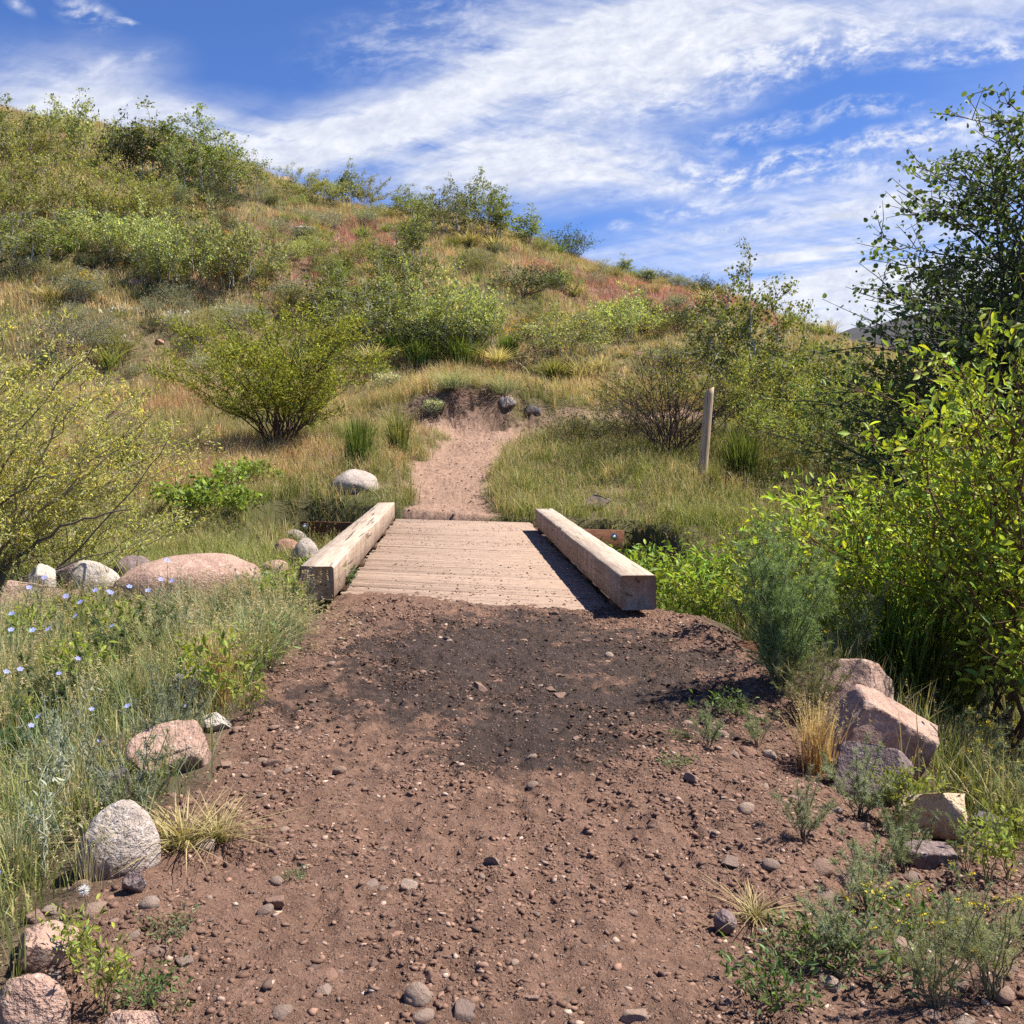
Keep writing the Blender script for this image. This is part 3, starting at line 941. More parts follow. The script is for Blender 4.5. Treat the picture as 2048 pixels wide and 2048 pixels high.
bl = link('kerb_beam', beam_mesh('kerb_beam', -1.255, -1.0, -4.12, 3.75, 0.062, 0.305, 0.55), bridge)
br = link('kerb_beam', beam_mesh('kerb_beam', 1.0, 1.245, -4.70, 2.25, 0.062, 0.300), bridge)
tag(bl, 'left kerb beam with slanted sawn end and sunlit inner side')
tag(br, 'right kerb beam with square shaded end')
for xa, xb, yy in ((-1.20, -1.0, (-3.2, -1.6, 0, 1.6, 3.3)), (1.02, 1.22, (-4.2, -2.7, -1.1, 0.5, 1.9))):
    for q in yy:
        a = Acc(); box_skew(a, xa, xb, q - 0.12, q + 0.12, -0.01, 0.061, np.array([0.1, 0.07, 0.05]), 0.003, 0.0, 0.0)
        link('spacer_block', a.mesh('spacer_block', M_STRINGER), bridge)
for xa in (-1.1, -0.38, 0.36, 1.08):
    a = Acc(); box_skew(a, xa - 0.09, xa + 0.09, -3.9 , 3.9, -0.36, -0.077, np.array([0.1, 0.07, 0.05]), 0.004, 0.0)
    link('stringer', a.mesh('stringer', M_STRINGER), bridge)


def abut(y_mid, x0, x1, z0, z1, lab, bolts):
    a = Acc()
    box_skew(a, x0, x1, y_mid - 0.05, y_mid + 0.05, z0, z1, np.array([0.17, 0.08, 0.045]), 0.006, 0.001)
    o = tag(link('abutment_board', a.mesh('abutment_board', M_BOARD), bridge), lab)
    for bx, bz in bolts:
        by = y_mid - 0.05 + SKEW * bx
        rot = math.atan(SKEW)
        Vs = []; Fs = []
        acc_ = Acc()
        for r0, y_a, y_b in ((0.055, 0.0, -0.010), (0.030, -0.010, -0.030), (0.012, -0.030, -0.045)):
            n = 24 if r0 > 0.04 else (6 if r0 > 0.02 else 12)
            t = np.linspace(0, 2 * np.pi, n, endpoint=False)
            ring = lambda yy_: np.stack([r0 * np.cos(t), np.full(n, yy_), r0 * np.sin(t)], -1)
            Vr = np.concatenate([ring(y_a), ring(y_b), [[0, y_b, 0]]])
            i = np.arange(n); j = (i + 1) % n
            fr = np.concatenate([np.stack([i, j, n + j], -1), np.stack([i, n + j, n + i], -1), np.stack([n + i, n + j, np.full(n, 2 * n)], -1)])
            acc_.add(Vr, fr, np.array([.6, .6, .6]))
        b = link('bolt', acc_.mesh('bolt', M_STEEL), o)
        b.location = (bx, by, bz); b.rotation_euler = (0, 0, rot)
    return o


abut(4.35, -2.75, 2.42, -0.52, -0.10, 'brown far abutment board', [(-2.58, -0.19), (2.28, -0.20)])
abut(-4.42, -0.95, 2.0, -0.5, -0.075, 'brown near abutment board', [])

# ------------------------------------------------------------------ post
p = np.array([x_at(702, 17.0), 17.0, 0.0]); p[2] = float(T(p[0], p[1]))
k = 26; zz = np.linspace(-0.25, 1.66, k); n = 20
t = np.linspace(0, 2 * np.pi, n, endpoint=False)
rr = 0.082 * (1 + 0.05 * fbm(t[None, :] * 1.2, zz[:, None] * 1.1, 3, 95)) * (1 - 0.03 * zz[:, None])
PV = np.stack([rr * np.cos(t), rr * np.sin(t), np.repeat(zz[:, None], n, 1)], -1)
PV[..., 0] += 0.12 * (zz / 1.7)[:, None]
PV[-1, :, 2] += 0.05 * np.cos(t + 0.5)
i = np.arange(k - 1)[:, None] * n; j = np.arange(n)[None, :]; j2 = (j + 1) % n
Fq = np.stack([i + j, i + j2, i + n + j2, i + n + j], -1).reshape(-1, 4)
topc = len(PV.reshape(-1, 3))
PV = np.concatenate([PV.reshape(-1, 3), [PV[-1].mean(0) + [0, 0, 0.004]]])
tri = np.stack([np.full(n, topc), (k - 1) * n + np.arange(n), (k - 1) * n + (np.arange(n) + 1) % n], -1)
M_POST = None
m, nt = new_mat('post_wood')
tc = nt.nodes.new('ShaderNodeTexCoord'); po = tc.outputs['Object']
g = noise(nt, mapping(nt, po, (22, 22, 1.3)), 1.6, 6, 0.65, 0.5)
c = mixc(nt, mapr(nt, g, 0.36, 0.62, 0, 1), (0.32, 0.215, 0.135), (0.52, 0.385, 0.25))
ck = mapr(nt, noise(nt, mapping(nt, po, (16, 16, 0.6), (0, 0, 0), (4, 2, 1)), 1.5, 2, 0.5), 0.33, 0.30, 0, 1)
c = mixc(nt, math_n(nt, 'MULTIPLY', ck, 0.9), c, (0.05, 0.035, 0.025))
finish(nt, principled(nt, c, 0.85, 0.2, bump(nt, math_n(nt, 'SUBTRACT', g, ck), 0.7, 0.01)))
po_ = link('wooden_post', make_mesh('wooden_post', PV, np.concatenate([Fq[:, [0, 1, 2]], Fq[:, [0, 2, 3]], tri]), m, None, True))
po_.location = p
tag(po_, 'weathered round wooden post with slanted cracked top right of the trail', 'post')

# ------------------------------------------------------------------ vegetation generators
LEAF_FAR = (np.array([(0, 0, 0), (.5, .45, .10), (0, 1, -.06), (-.5, .45, .10)]), np.array([(0, 1, 2), (0, 2, 3)]))
LEAF_NEAR = (np.array([(0, 0, 0), (0, .35, -.01), (0, .7, -.01), (0, 1, -.08), (.40, .28, .07), (.46, .58, .08), (-.40, .28, .07), (-.46, .58, .08), (.22, .85, .0), (-.22, .85, .0)]),
             np.array([(0, 1, 4), (1, 2, 5), (1, 5, 4), (2, 8, 5), (2, 3, 8), (0, 6, 1), (1, 7, 2), (1, 6, 7), (2, 7, 9), (2, 9, 3)]))
LEAF_ROUND = (np.array([(0, -.35, 0), (0, 0, 0), (.34, .08, .03), (.5, .42, .05), (.30, .80, .02), (0, 1, -.05), (-.30, .80, .02), (-.5, .42, .05), (-.34, .08, .03), (.02, -.35, 0)]),
              np.array([(1, 2, 3), (1, 3, 4), (1, 4, 5), (1, 5, 6), (1, 6, 7), (1, 7, 8), (0, 9, 1)]))
NEEDLE = (np.array([(-.5, 0, 0), (.5, 0, 0), (0, 1, 0)]), np.array([(0, 1, 2)]))


def put_leaves(acc, P, D, L, W, tmpl, cols, up=0.6, r=rng):
    N = len(P)
    if N == 0: return
    tv, tf = tmpl
    D = norm(D)
    n = r.normal(size=(N, 3)) * 0.8; n[:, 2] += up
    n = norm(n - (n * D).sum(1, keepdims=True) * D)
    s = np.cross(D, n)
    L = np.broadcast_to(L, (N,)); W = np.broadcast_to(W, (N,))
    V = P[:, None, :] + s[:, None, :] * (tv[None, :, 0] * W[:, None])[..., None] + D[:, None, :] * (tv[None, :, 1] * L[:, None])[..., None] + n[:, None, :] * (tv[None, :, 2] * L[:, None])[..., None]
    Fc = (tf[None] + (np.arange(N) * len(tv))[:, None, None]).reshape(-1, 3)
    acc.add(V.reshape(-1, 3), Fc, np.repeat(cols, len(tv), 0))


def leaf_cols(N, base, r=rng, var=0.22, yel=0.18, tip=None):
    c = np.tile(np.array(base, float), (N, 1)) * np.exp(var * r.normal(size=(N, 1)))
    y = r.normal(size=(N, 1)) * yel
    c = c * np.concatenate([1 + y * 0.8, 1 + y * 0.25, 1 - y * 0.6], 1)
    return np.clip(c, 0.004, 0.9)


def bez(p0, p1, p2, k):
    t = np.linspace(0, 1, k)[:, None]
    return (1 - t) ** 2 * p0 + 2 * t * (1 - t) * p1 + t * t * p2


def skeleton(r, H, W, nstem, form):
    """list of polylines (pts, radius0, radius1, leafy_from) of one plant"""
    out = []; twigs = []
    for i in range(nstem):
        az = 6.283 * (i + r.uniform(-.35, .35)) / nstem
        if form == 'willow':        # vase of arching stems from one foot
            q = r.random() ** 0.6
            h = H * (1 - 0.42 * q ** 2) * r.uniform(0.78, 1.0)
            end = np.array([math.cos(az) * q * W * .5, math.sin(az) * q * W * .5, h])
            mid = np.array([end[0] * .38, end[1] * .38, h * .62])
            base = np.array([math.cos(az), math.sin(az), 0]) * W * .05 * r.random()
            rad = 0.0070 * H ** 0.8
        elif form == 'aspen':       # upright leaders
            q = r.random() ** 0.55 if i else 0.05
            h = H * ((1 - 0.32 * q) * r.uniform(0.72, 1.0) if i else 1.0)
            base = np.array([math.cos(az), math.sin(az), 0]) * W * .36 * q
            end = base * 1.15 + np.array([r.normal() * .04 * H, r.normal() * .04 * H, h])
            mid = base * 1.05 + np.array([r.normal() * .03 * H, r.normal() * .03 * H, h * .5])
            rad = 0.010 * H ** 0.8
        elif form == 'tree':        # several tall leaders, wide cone of long boughs
            q = r.random() ** 0.7 if i else 0.0
            h = H * ((1 - 0.50 * q) * r.uniform(0.84, 1.0) if i else 1.0)
            base = np.array([math.cos(az), math.sin(az), 0]) * W * .12 * q
            end = base * 3.0 + np.array([r.normal() * .03 * H, r.normal() * .03 * H, h]); mid = np.array([base[0] * 1.5, base[1] * 1.5, h * .5])
            rad = 0.008 * H ** 0.8
        else:                       # round low bush
            q = r.random() ** 0.5
            el = math.sqrt(max(0.05, 1 - 0.85 * q * q))
            end = np.array([math.cos(az) * q * W * .5, math.sin(az) * q * W * .5, H * el * r.uniform(.75, 1)])
            mid = np.array([end[0] * .55, end[1] * .55, end[2] * .45]); base = np.zeros(3)
            rad = 0.010 * H ** 0.8
        pts = bez(base, mid, end, 12)
        pts[1:] += r.normal(size=(11, 3)) * 0.012 * H
        out.append((pts, rad, rad * .25))
        nb = (26 if nstem < 4 else 20) if form == 'aspen' else (46 if form == 'tree' else 10)
        for b in range(nb):
            t = r.uniform(0.18, 0.97) if form != 'round' else r.uniform(.3, .97)
            j = min(10, int(t * 11)); f = t * 11 - j
            p0 = pts[j] * (1 - f) + pts[j + 1] * f
            tan = norm(pts[j + 1] - pts[j])
            o = norm(np.array([r.normal(), r.normal(), 0.15 * r.normal()]))
            if form == 'aspen':
                d = norm(o + tan * 0.75); L = H * (0.24 * (1.0 - t) ** .8 + 0.07) * r.uniform(.5, 1.15)
            elif form == 'tree':
                d = norm(o + tan * 0.55); L = H * (0.20 * (1.0 - t) ** .8 + 0.075) * r.uniform(.5, 1.2)
            elif form == 'willow':
                rad_out = norm(np.array([end[0], end[1], 0.01])); d = norm(o * .8 + rad_out * .35 + tan * 0.9); L = H * .24 * r.uniform(.5, 1.1) * (1.2 - .5 * t)
            else:
                d = norm(o * .9 + tan * 0.7 + [0, 0, .25]); L = H * .38 * r.uniform(.5, 1.1)
            e = p0 + d * L; e[2] -= 0.04 * L if form == 'aspen' else -0.1 * L
            bp = bez(p0, p0 + d * L * .5 + [0, 0, .06 * L], e, 6)
            bp[1:] += r.normal(size=(5, 3)) * .03 * L
            twigs.append((bp, rad * .42 * (1 - .5 * t), rad * .12, t))
            for s in range(6 if form == 'tree' else 4):
                tt = r.uniform(.25, .95); jj = min(4, int(tt * 5))
                q0 = bp[jj] + (bp[jj + 1] - bp[jj]) * (tt * 5 - jj)
                d2 = norm(d + r.normal(size=3) * .75 + [0, 0, .15]); L2 = L * .5 * r.uniform(.5, 1)
                twigs.append((np.stack([q0, q0 + d2 * L2 * .5 + r.normal(size=3) * .04 * L2, q0 + d2 * L2]), rad * .2, rad * .08, t))
        twigs.append((pts[7:], 0, 0, 1.0))

    return out, twigs


def plant_meshes(seed, H, W, nstem, form, nleaf, ll, lw, tmpl, col, stemcol, name, var=.22, yel=.18, low=0.0, stem_n=4, twig_tubes=True, droop=0.0, up=.6):
    r = np.random.default_rng(seed)
    st, tw = skeleton(r, H, W, nstem, form)
    allp = np.concatenate([t_[0] for t_ in tw])
    ext = np.percentile(np.abs(allp[:, :2]), 97); sxy = W * .5 / ext; sz = H / np.percentile(allp[:, 2], 99.7)
    nsc = np.array([sxy, sxy, sz])
    st = [(a_ * nsc, b_, c_) for a_, b_, c_ in st]; tw = [(a_ * nsc, b_, c_, d_) for a_, b_, c_, d_ in tw]
    a = Acc()
    for pts, r0, r1 in st:
        v, f = tube(pts, np.linspace(r0, r1, len(pts)), stem_n)
        a.add(v, f, np.array(stemcol) * r.uniform(.8, 1.2))
    if twig_tubes:
        for pts, r0, r1, t in tw:
            if r0 <= 0: continue
            v, f = tube(pts, np.linspace(r0, r1, len(pts)), 3)
            a.add(v, f, np.array(stemcol) * r.uniform(.75, 1.25))
    stems = a.mesh('stems', M_BARK)
    lens = np.array([(1.0 if form != 'tree' else .55 + .9 * p_[:, 2].mean() / H) * np.linalg.norm(np.diff(p_, axis=0), axis=1).sum() * (0.55 if r0 <= 0 else 1) * (1.0 if p_[:, 2].mean() > low * H else 0.15) for p_, r0, r1, t in tw])
    cnt = r.multinomial(nleaf, lens / lens.sum())
    P = []; D = []
    for (pts, r0, r1, t), c in zip(tw, cnt):
        if c == 0: continue
        k = len(pts) - 1
        u = (0.12 + 0.88 * r.random(c)) * k; j = np.minimum(u.astype(int), k - 1); f = (u - j)[:, None]
        q = pts[j] * (1 - f) + pts[j + 1] * f
        tan = norm(pts[j + 1] - pts[j])
        d = tan * 0.6 + r.normal(size=(c, 3)) * .75 + np.array([0, 0, .12 - droop])
        P.append(q + r.normal(size=(c, 3)) * ll * (.7 if form in ('tree', 'aspen') else .45)); D.append(d)
    P = np.concatenate(P); D = np.concatenate(D)
    a = Acc()
    sv = r.uniform(.45, 1.2, len(P)); L = ll * sv; Wd = lw * sv * r.uniform(.75, 1.15, len(P))
    put_leaves(a, P, D, L, Wd, tmpl, leaf_cols(len(P), col, r, var, yel), up, r)
    return [('stems', stems), ('foliage', a.mesh('foliage', M_LEAF))]


def place(parts, name, label, cat, loc, rz=0, sc=(1, 1, 1), group=None):
    t = thing(name, label, cat, loc, rz, sc, group)
    for n, me in parts:
        if me is not None: link(n, me, t)
    return t


# blades ------------------------------------------------------------
def blades(acc, P, h, w, az, lean, cb, ct, curl=0.6, seg=2, droop=0.0):
    """N grass blades; cb, ct (N,3) colours of foot and tip"""
    N = len(P)
    h = np.broadcast_to(h, (N,)); w = np.broadcast_to(w, (N,)); lean = np.broadcast_to(lean, (N,))
    o = np.stack([np.cos(az), np.sin(az), np.zeros(N)], -1)
    fa = az + rng.uniform(0.6, 2.5, N)
    s = np.stack([np.cos(fa), np.sin(fa), np.zeros(N)], -1)
    rings = []; cols = []
    for i in range(seg):
        t = i / seg
        c = P + o * (lean * h * t ** (1 + curl))[:, None]; c = c + np.array([0, 0, 1.0]) * (h * t * (1 - 0.25 * np.clip(lean, 0, 1.5) * t))[:, None]
        ww = (w * (1 - 0.45 * t) * .5)[:, None]
        rings += [c - s * ww, c + s * ww]; k = cb + (ct - cb) * t; cols += [k, k]
    t = 1.0
    tip = P + o * (lean * h)[:, None] + np.array([0, 0, 1.0]) * (h * (1 - 0.25 * np.clip(lean, 0, 1.5) - droop))[:, None]
    rings.append(tip); cols.append(ct)
    V = np.stack(rings, 1); Cc = np.stack(cols, 1)
    m_ = V.shape[1]; f = []
    for i in range(seg - 1):
        a = 2 * i; f += [(a, a + 1, a + 3), (a, a + 3, a + 2)]
    a = 2 * (seg - 1); f.append((a, a + 1, a + 2))
    f = np.array(f)
    acc.add(V.reshape(-1, 3), (f[None] + (np.arange(N) * m_)[:, None, None]).reshape(-1, 3), Cc.reshape(-1, 3))
    return tip, o


def seedheads(acc, tip, o, size, col, n=5):
    N = len(tip)
    for k in range(n):
        back = rng.uniform(0, 1, (N, 1)) * size * 3.2
        p_ = tip - np.array([0, 0, 1.0]) * back + rng.normal(size=(N, 3)) * size * .18
        d = o * .8 + rng.normal(size=(N, 3)) * .5 + np.array([0, 0, -.15])
        put_leaves(acc, p_, d, size * rng.uniform(.7, 1.3, N), size * .28, NEEDLE, col * rng.uniform(.85, 1.15, (N, 1)), 0.2)


def sampled(n, xr, yr, dens, ypow=1.0):
    x = rng.uniform(xr[0], xr[1], n); y = yr[0] + (yr[1] - yr[0]) * rng.random(n) ** ypow
    k = rng.random(n) < dens(x, y)
    return x[k], y[k]


def view_wedge(x, y, m=0.16):
    u = (x / y - 0.061)
    return (np.abs(u) < 0.512 + m).astype(float)


GREEN = np.array([0.175, 0.222, 0.046]); OLIVE = np.array([0.275, 0.270, 0.085]); TAN = np.array([0.47, 0.365, 0.185]); STRAW = np.array([0.56, 0.45, 0.24])
PINK = np.array([0.42, 0.205, 0.165]); RUST = np.array([0.52, 0.30, 0.15]); GREYG = np.array([0.27, 0.295, 0.185]); DKG = np.array([0.085, 0.135, 0.030])


def grass_colour(x, y):
    """plant colour of the sward at a place: green, olive, tan, pink"""
    N = len(x)
    n1 = fbm(x / 2.6, y / 2.6, 4, 101); n2 = fbm(x / 0.9, y / 0.9, 3, 102)
    c = np.where((n1 + .4 * n2 > 0.02)[:, None], OLIVE, GREEN)
    c = np.where(((n1 * .6 + n2) > 0.42)[:, None], TAN * .9, c)
    pick = rng.random(N)
    hl = (y > 26)
    c = np.where((pick < .16 + .12 * hl)[:, None], TAN, c); c = np.where(((pick > .28) & (pick < .40 + .06 * hl))[:, None], STRAW, c); c = np.where(((pick > .47) & (pick < .47 + .10 * hl))[:, None], RUST, c)
    # dry meadow left of the trail
    dm = np.clip(1.35 - np.hypot((x + 4.3) / 4.2, (y - 20.3) / 2.6) + .5 * n2, 0, 1)
    dm = np.maximum(dm, patch(x, y, 'or2', 1.6, 1.6))
    r2 = rng.random(N)
    cd = np.where((r2 < .35)[:, None], RUST, np.where((r2 < .75)[:, None], TAN, np.where((r2 < .87)[:, None], PINK, OLIVE)))
    c = np.where((rng.random(N) < dm * .9)[:, None], cd, c)
    red = np.clip(patch(x, y, 'red1', 4.0, 4.5) + patch(x, y, 'red2', 5.5, 4.5) + patch(x, y, 'red3', 4.2, 5) + .8 * patch(x, y, 'red4', 1.5, 1.5) + .7 * patch(x, y, 'red5', 3, 3), 0, 1)
    c = np.where((rng.random(N) < red * .75)[:, None], np.where((rng.random(N) < .6)[:, None], PINK, PINK * [1.0, .72, .85]), c)
    # greener along the creek
    cr = np.exp(-((y - 13.3) / 2.6) ** 2)
    c = np.where((rng.random(N) < cr * .75)[:, None], np.where((rng.random(N) < .6)[:, None], GREEN * 1.15, OLIVE * 1.1), c)
    return c * np.exp(.20 * rng.normal(size=(N, 1))) * ((1 + .22 * n2) * (1 + .14 * (y > 26)))[:, None]


def sward(name, label, n, xr, yr, dens, hmin, hmax, wid, per, spread, seg=2, ypow=1.0, heads=0.0, hs=.012, colf=grass_colour):
    x, y = sampled(n, xr, yr, lambda a, b: dens(a, b) * view_wedge(a, b), ypow)
    hh = hmin + (hmax - hmin) * np.clip(.5 + .9 * fbm(x / 1.3, y / 1.3, 3, 111) + .25 * rng.normal(size=len(x)), 0, 1)
    col = colf(x, y)
    x = np.repeat(x, per) + rng.normal(size=len(x) * per) * spread; y = np.repeat(y, per) + rng.normal(size=len(y) * per) * spread
    hh = np.repeat(hh, per) * rng.uniform(.55, 1.1, len(x)); col = np.repeat(col, per, 0) * np.exp(.14 * rng.normal(size=(len(x), 1)))
    ok = bare(x, y) < .62
    x, y, hh, col = x[ok], y[ok], hh[ok], col[ok]
    a = Acc()
    P = np.stack([x, y, T(x, y) - .015], -1)
    lean = np.abs(rng.normal(size=len(x))) * .38 + .08
    az = rng.uniform(0, 6.283, len(x))
    ct = col * .45 + .55 * (col * .6 + TAN * .4) * 1.15
    tip, o = blades(a, P, hh, wid * rng.uniform(.6, 1.3, len(x)), az, lean, col * [.95, .95, 1.0], ct, .7, seg)
    if heads > 0:
        k = rng.random(len(x)) < heads
        hc = np.where((rng.random(k.sum()) < .5)[:, None], TAN, STRAW) * rng.uniform(.8, 1.15, (k.sum(), 1))
        seedheads(a, tip[k], o[k], hs, hc, 6)
    return tag(link(name, a.mesh(name, M_GRASS)), label, 'grass', kind='stuff')


def d_hill(x, y):
    return np.clip(.75 + .6 * fbm(x / 2.0, y / 2.0, 3, 120), .15, 1) * (1 - .55 * np.clip(patch(x, y, 'red1', 3, 3) + patch(x, y, 'red2', 4, 3), 0, 1))


def d_mead(x, y):
    return (1 - .72 * (y - 11.5 - SKEW * x < 4.32) * (np.abs(x) < 3.2)) * np.clip(.8 + .6 * fbm(x / 1.2, y / 1.2, 3, 121), .2, 1) * (1 - bare(x, y)) * (np.hypot((x - .15) / 1.2, 0) > 1.0 + 0 * y).astype(float) ** ((y < 15.4).astype(float))


sward('hillside_grass', 'mixed green, tan and pinkish grass covering the hillside', 115000, (-34, 34), (26.0, 53), d_hill, .14, .48, .015, 6, .07, 2)
sward('meadow_grass', 'knee high green and tan meadow grass between creek and hill', 54000, (-16, 16), (14.2, 27.5), d_mead, .10, .52, .009, 7, .05, 3, 1.0, .38, .020)


def d_creek(x, y):
    return np.where(np.abs(x - .15) < 1.28, 0, 1.0) * (1 - .75 * sst(-1.0, -1.5, x) * (1 - sst(9.6, 10.4, y))) * (1 - .78 * sst(1.2, 2.0, y - 11.5 - SKEW * x) * (np.abs(x) < 3.2)) * np.clip(.8 + .6 * fbm(x / .8, y / .8, 3, 122), .2, 1) * (1 - bare(x, y)) * np.where((x > 1.6) & (y < 9), .35, 1)


def creek_colour(x, y):
    c = grass_colour(x, y)
    k = rng.random(len(x)) < .5
    c[k] = GREEN * 1.1 * np.exp(.2 * rng.normal(size=(k.sum(), 1)))
    return c


sward('creekside_grass', 'lush green grass on the creek banks beside the footbridge', 24000, (-8, 9), (7.6, 14.6), d_creek, .10, .48, .007, 7, .04, 3, 1.0, .28, .016, creek_colour)


def near_rock(x, y):
    r = np.zeros(np.shape(x))
    for ax, ay, dz, sg in ANCH:
        w_r = (sg - .12) / .30
        r = np.maximum(r, (np.abs(x - ax) < w_r * .55) & (y < ay + w_r * .3) & (y > ay - w_r * .5 - .45))
    return r


def d_left(x, y):
    b = bare(x, y)
    return (1 - b) * np.clip(.85 + .5 * fbm(x / .5, y / .5, 3, 123), .3, 1) * sst(-.8, -1.15, x) * (1 - .55 * sst(6.4, 7.6, y)) * (1 - .6 * near_rock(x, y))


def left_colour(x, y):
    N = len(x); r_ = rng.random(N)
    n = fbm(x / .5, y / .5, 3, 124)
    c = np.where((r_ < .40 + .3 * n)[:, None], GREYG * [.85, 1.0, .85], np.where((r_ < .66)[:, None], GREEN * 1.05, np.where((r_ < .84)[:, None], OLIVE * 1.15, TAN * 1.05)))
    return c * np.exp(.18 * rng.normal(size=(N, 1)))


sward('verge_grass', 'tall fine grey green grass on the left verge of the trail', 10500, (-4.6, -.75), (1.9, 8.2), d_left, .08, .46, .0038, 7, .03, 4, 1.3, .22, .010, left_colour)


# right bank undergrowth
def d_right(x, y):
    return sst(1.7, 2.4, x) * (1 - bare(x, y)) * np.clip(.8 + .5 * fbm(x / .6, y / .6, 3, 125), .2, 1)


sward('bank_grass', 'yellow green grass and weeds on the right creek bank', 6500, (1.6, 6.5), (2.4, 9.0), d_right, .14, .42, .006, 7, .03, 3, 1.0, .15, .013, creek_colour)


# grass clumps --------------------------------------------------------
def clump_mesh(seed, H, W, n, wid, cb, ct, name='blades', lean=.45, seg=4, head=0.0, hcol=STRAW, hsz=.03, foot=.25):
    global rng
    keep = rng; rng = np.random.default_rng(seed)
    a = Acc()
    rr = np.abs(rng.normal(size=n)) * W * .5 * foot; az = rng.uniform(0, 6.283, n)
    P = np.stack([rr * np.cos(az), rr * np.sin(az), np.full(n, -.02)], -1)
    az2 = az + rng.normal(size=n) * .7
    le = np.abs(rng.normal(size=n)) * lean + .06
    v = np.exp(.2 * rng.normal(size=(n, 1)))
    tip, o = blades(a, P, H * rng.uniform(.5, 1.05, n), wid * rng.uniform(.6, 1.3, n), az2, le, np.array(cb) * v, np.array(ct) * v, .9, seg)
    if head:
        k = rng.random(n) < head
        seedheads(a, tip[k], o[k], hsz, np.tile(hcol, (k.sum(), 1)), 9)
    rng = keep
    return a.mesh(name, M_CLUMP)


def one(name, me, label, cat, loc, rz=0.0, sc=(1, 1, 1), group=None):
    o = link(name, me); o.location = loc; o.rotation_euler = (0, 0, rz); o.scale = sc
    return tag(o, label, cat, group)


def spot(px, py=None, y=None):
    if y is None:
        return hit(px, py)
    x = x_at(px * S, y); return np.array([x, y, float(T(x, y))])


def unit(p):                      # metres of one photo pixel (1932 grid) at that place
    return p[1] / F * S


SOFT = clump_mesh(306, 1, 1, 420, .010, GREYG, GREYG * [1.35, 1.25, 1.0], lean=.55, foot=.35, head=.35, hcol=TAN, hsz=.04)
RUSH = clump_mesh(301, 1, 1, 520, .016, DKG * 1.1, GREEN * 1.0, lean=.22, foot=.28)
RUSH2 = clump_mesh(302, 1, 1, 420, .018, GREEN * .8, OLIVE * 1.05, lean=.30, foot=.28, head=.12, hsz=.03)
GOLD = clump_mesh(303, 1, 1, 260, .013, RUST * [1.0, 1.0, .75], STRAW * 1.05, lean=.22, foot=.28, head=.5, hcol=TAN, hsz=.04)
PALE = clump_mesh(304, 1, 1, 300, .016, OLIVE, STRAW * 1.1, lean=.75, foot=.2)
THIN = clump_mesh(307, 1, 1, 60, .012, GREEN, OLIVE * 1.1, lean=.5, foot=.3)
TUFT = clump_mesh(305, 1, 1, 120, .022, OLIVE * .9, TAN, lean=.9, foot=.3)

for px, py, w, h, me, lab, nm in (
        (678, 888, 95, 115, RUSH, 'tall dark green rush clump left of the far trail', 'rush_clump'),
        (752, 862, 75, 105, RUSH2, 'green and tan grass clump at the left edge of the trail bend', 'grass_clump'),
        (245, 910, 110, 105, RUSH2, 'tall green grass clump below the yellow willow', 'grass_clump'),
        (855, 735, 95, 42, SOFT, 'grass clump crowning the left of the cut bank', 'grass_clump'),
        (945, 745, 85, 40, SOFT, 'pale grass clump hanging over the cut bank', 'grass_clump'),
        (1050, 718, 140, 46, RUSH2, 'dark green grass clump above the right of the cut bank', 'grass_clump'),
        (1400, 905, 120, 115, RUSH, 'dark green rush clump behind the wooden post foot', 'rush_clump'),
        (1345, 930, 40, 70, RUSH2, 'small green clump at the foot of the wooden post', 'grass_clump'),
        (1035, 845, 70, 50, SOFT, 'grass clump at the inner edge of the trail bend', 'grass_clump'), (1085, 838, 90, 60, RUSH2, 'tall grass clump hiding the trail as it bends right', 'grass_clump'), (1130, 830, 90, 60, SOFT, 'pale grass clump beside the twiggy low shrub', 'grass_clump'),
        (790, 690, 100, 55, RUSH, 'green grass clump under the aspen thicket, left one', 'grass_clump'),
        (870, 690, 120, 60, RUSH, 'green grass clump under the aspen thicket, middle one', 'grass_clump'),
        (960, 672, 70, 45, RUSH, 'green grass clump under the aspen thicket, right one', 'grass_clump'),
        (735, 672, 70, 50, RUSH, 'green grass clump beside the big willow top', 'grass_clump'),
        (700, 690, 100, 45, PALE, 'pale drooping grass clump right of the big willow', 'grass_clump'),
        (940, 690, 80, 40, PALE, 'pale drooping grass clump above the trail bend', 'grass_clump'),
        (480, 900, 90, 55, PALE, 'pale tan grass clump in the dry meadow', 'grass_clump'),
        (200, 935, 120, 60, PALE, 'silvery drooping grass clump at the foot of the yellow willow', 'grass_clump')):
    p = spot(px, py); k = unit(p)
    one(nm, me, lab, 'grass clump', p, rng.uniform(0, 6), (w * k, w * k, h * k))

p = spot(405, y=4.95); one('grass_clump', GOLD, 'golden dry grass clump standing at the left trail edge', 'grass clump', p, 0, (.34, .34, .44))
p = spot(1555, y=4.05); one('grass_clump', GOLD, 'straw coloured grass clump with orange foot beside the pink slab', 'grass clump', p, 1, (.30, .30, .34))
p = spot(470, y=5.6); one('grass_clump', SOFT, 'pale green grass clump hanging over the trail left of the wet patch', 'grass clump', p, 2, (.5, .5, .40))
p = spot(505, y=6.3); one('grass_clump', SOFT, 'bushy pale green grass clump below the left kerb end', 'grass clump', p, 4, (.5, .5, .32))
p = spot(455, y=7.2); one('grass_clump', RUSH2, 'green grass clump between dock and left kerb end', 'grass clump', p, 5, (.5, .5, .36))
p = spot(330, y=3.15); one('grass_clump', TUFT, 'dry grass tuft spilling over the trail by the speckled boulder', 'grass clump', p, 5, (.26, .26, .15))
p = spot(290, y=3.6); one('grass_clump', THIN, 'thin green grass in front of the wide tan boulder', 'grass clump', p, 1, (.22, .22, .28))
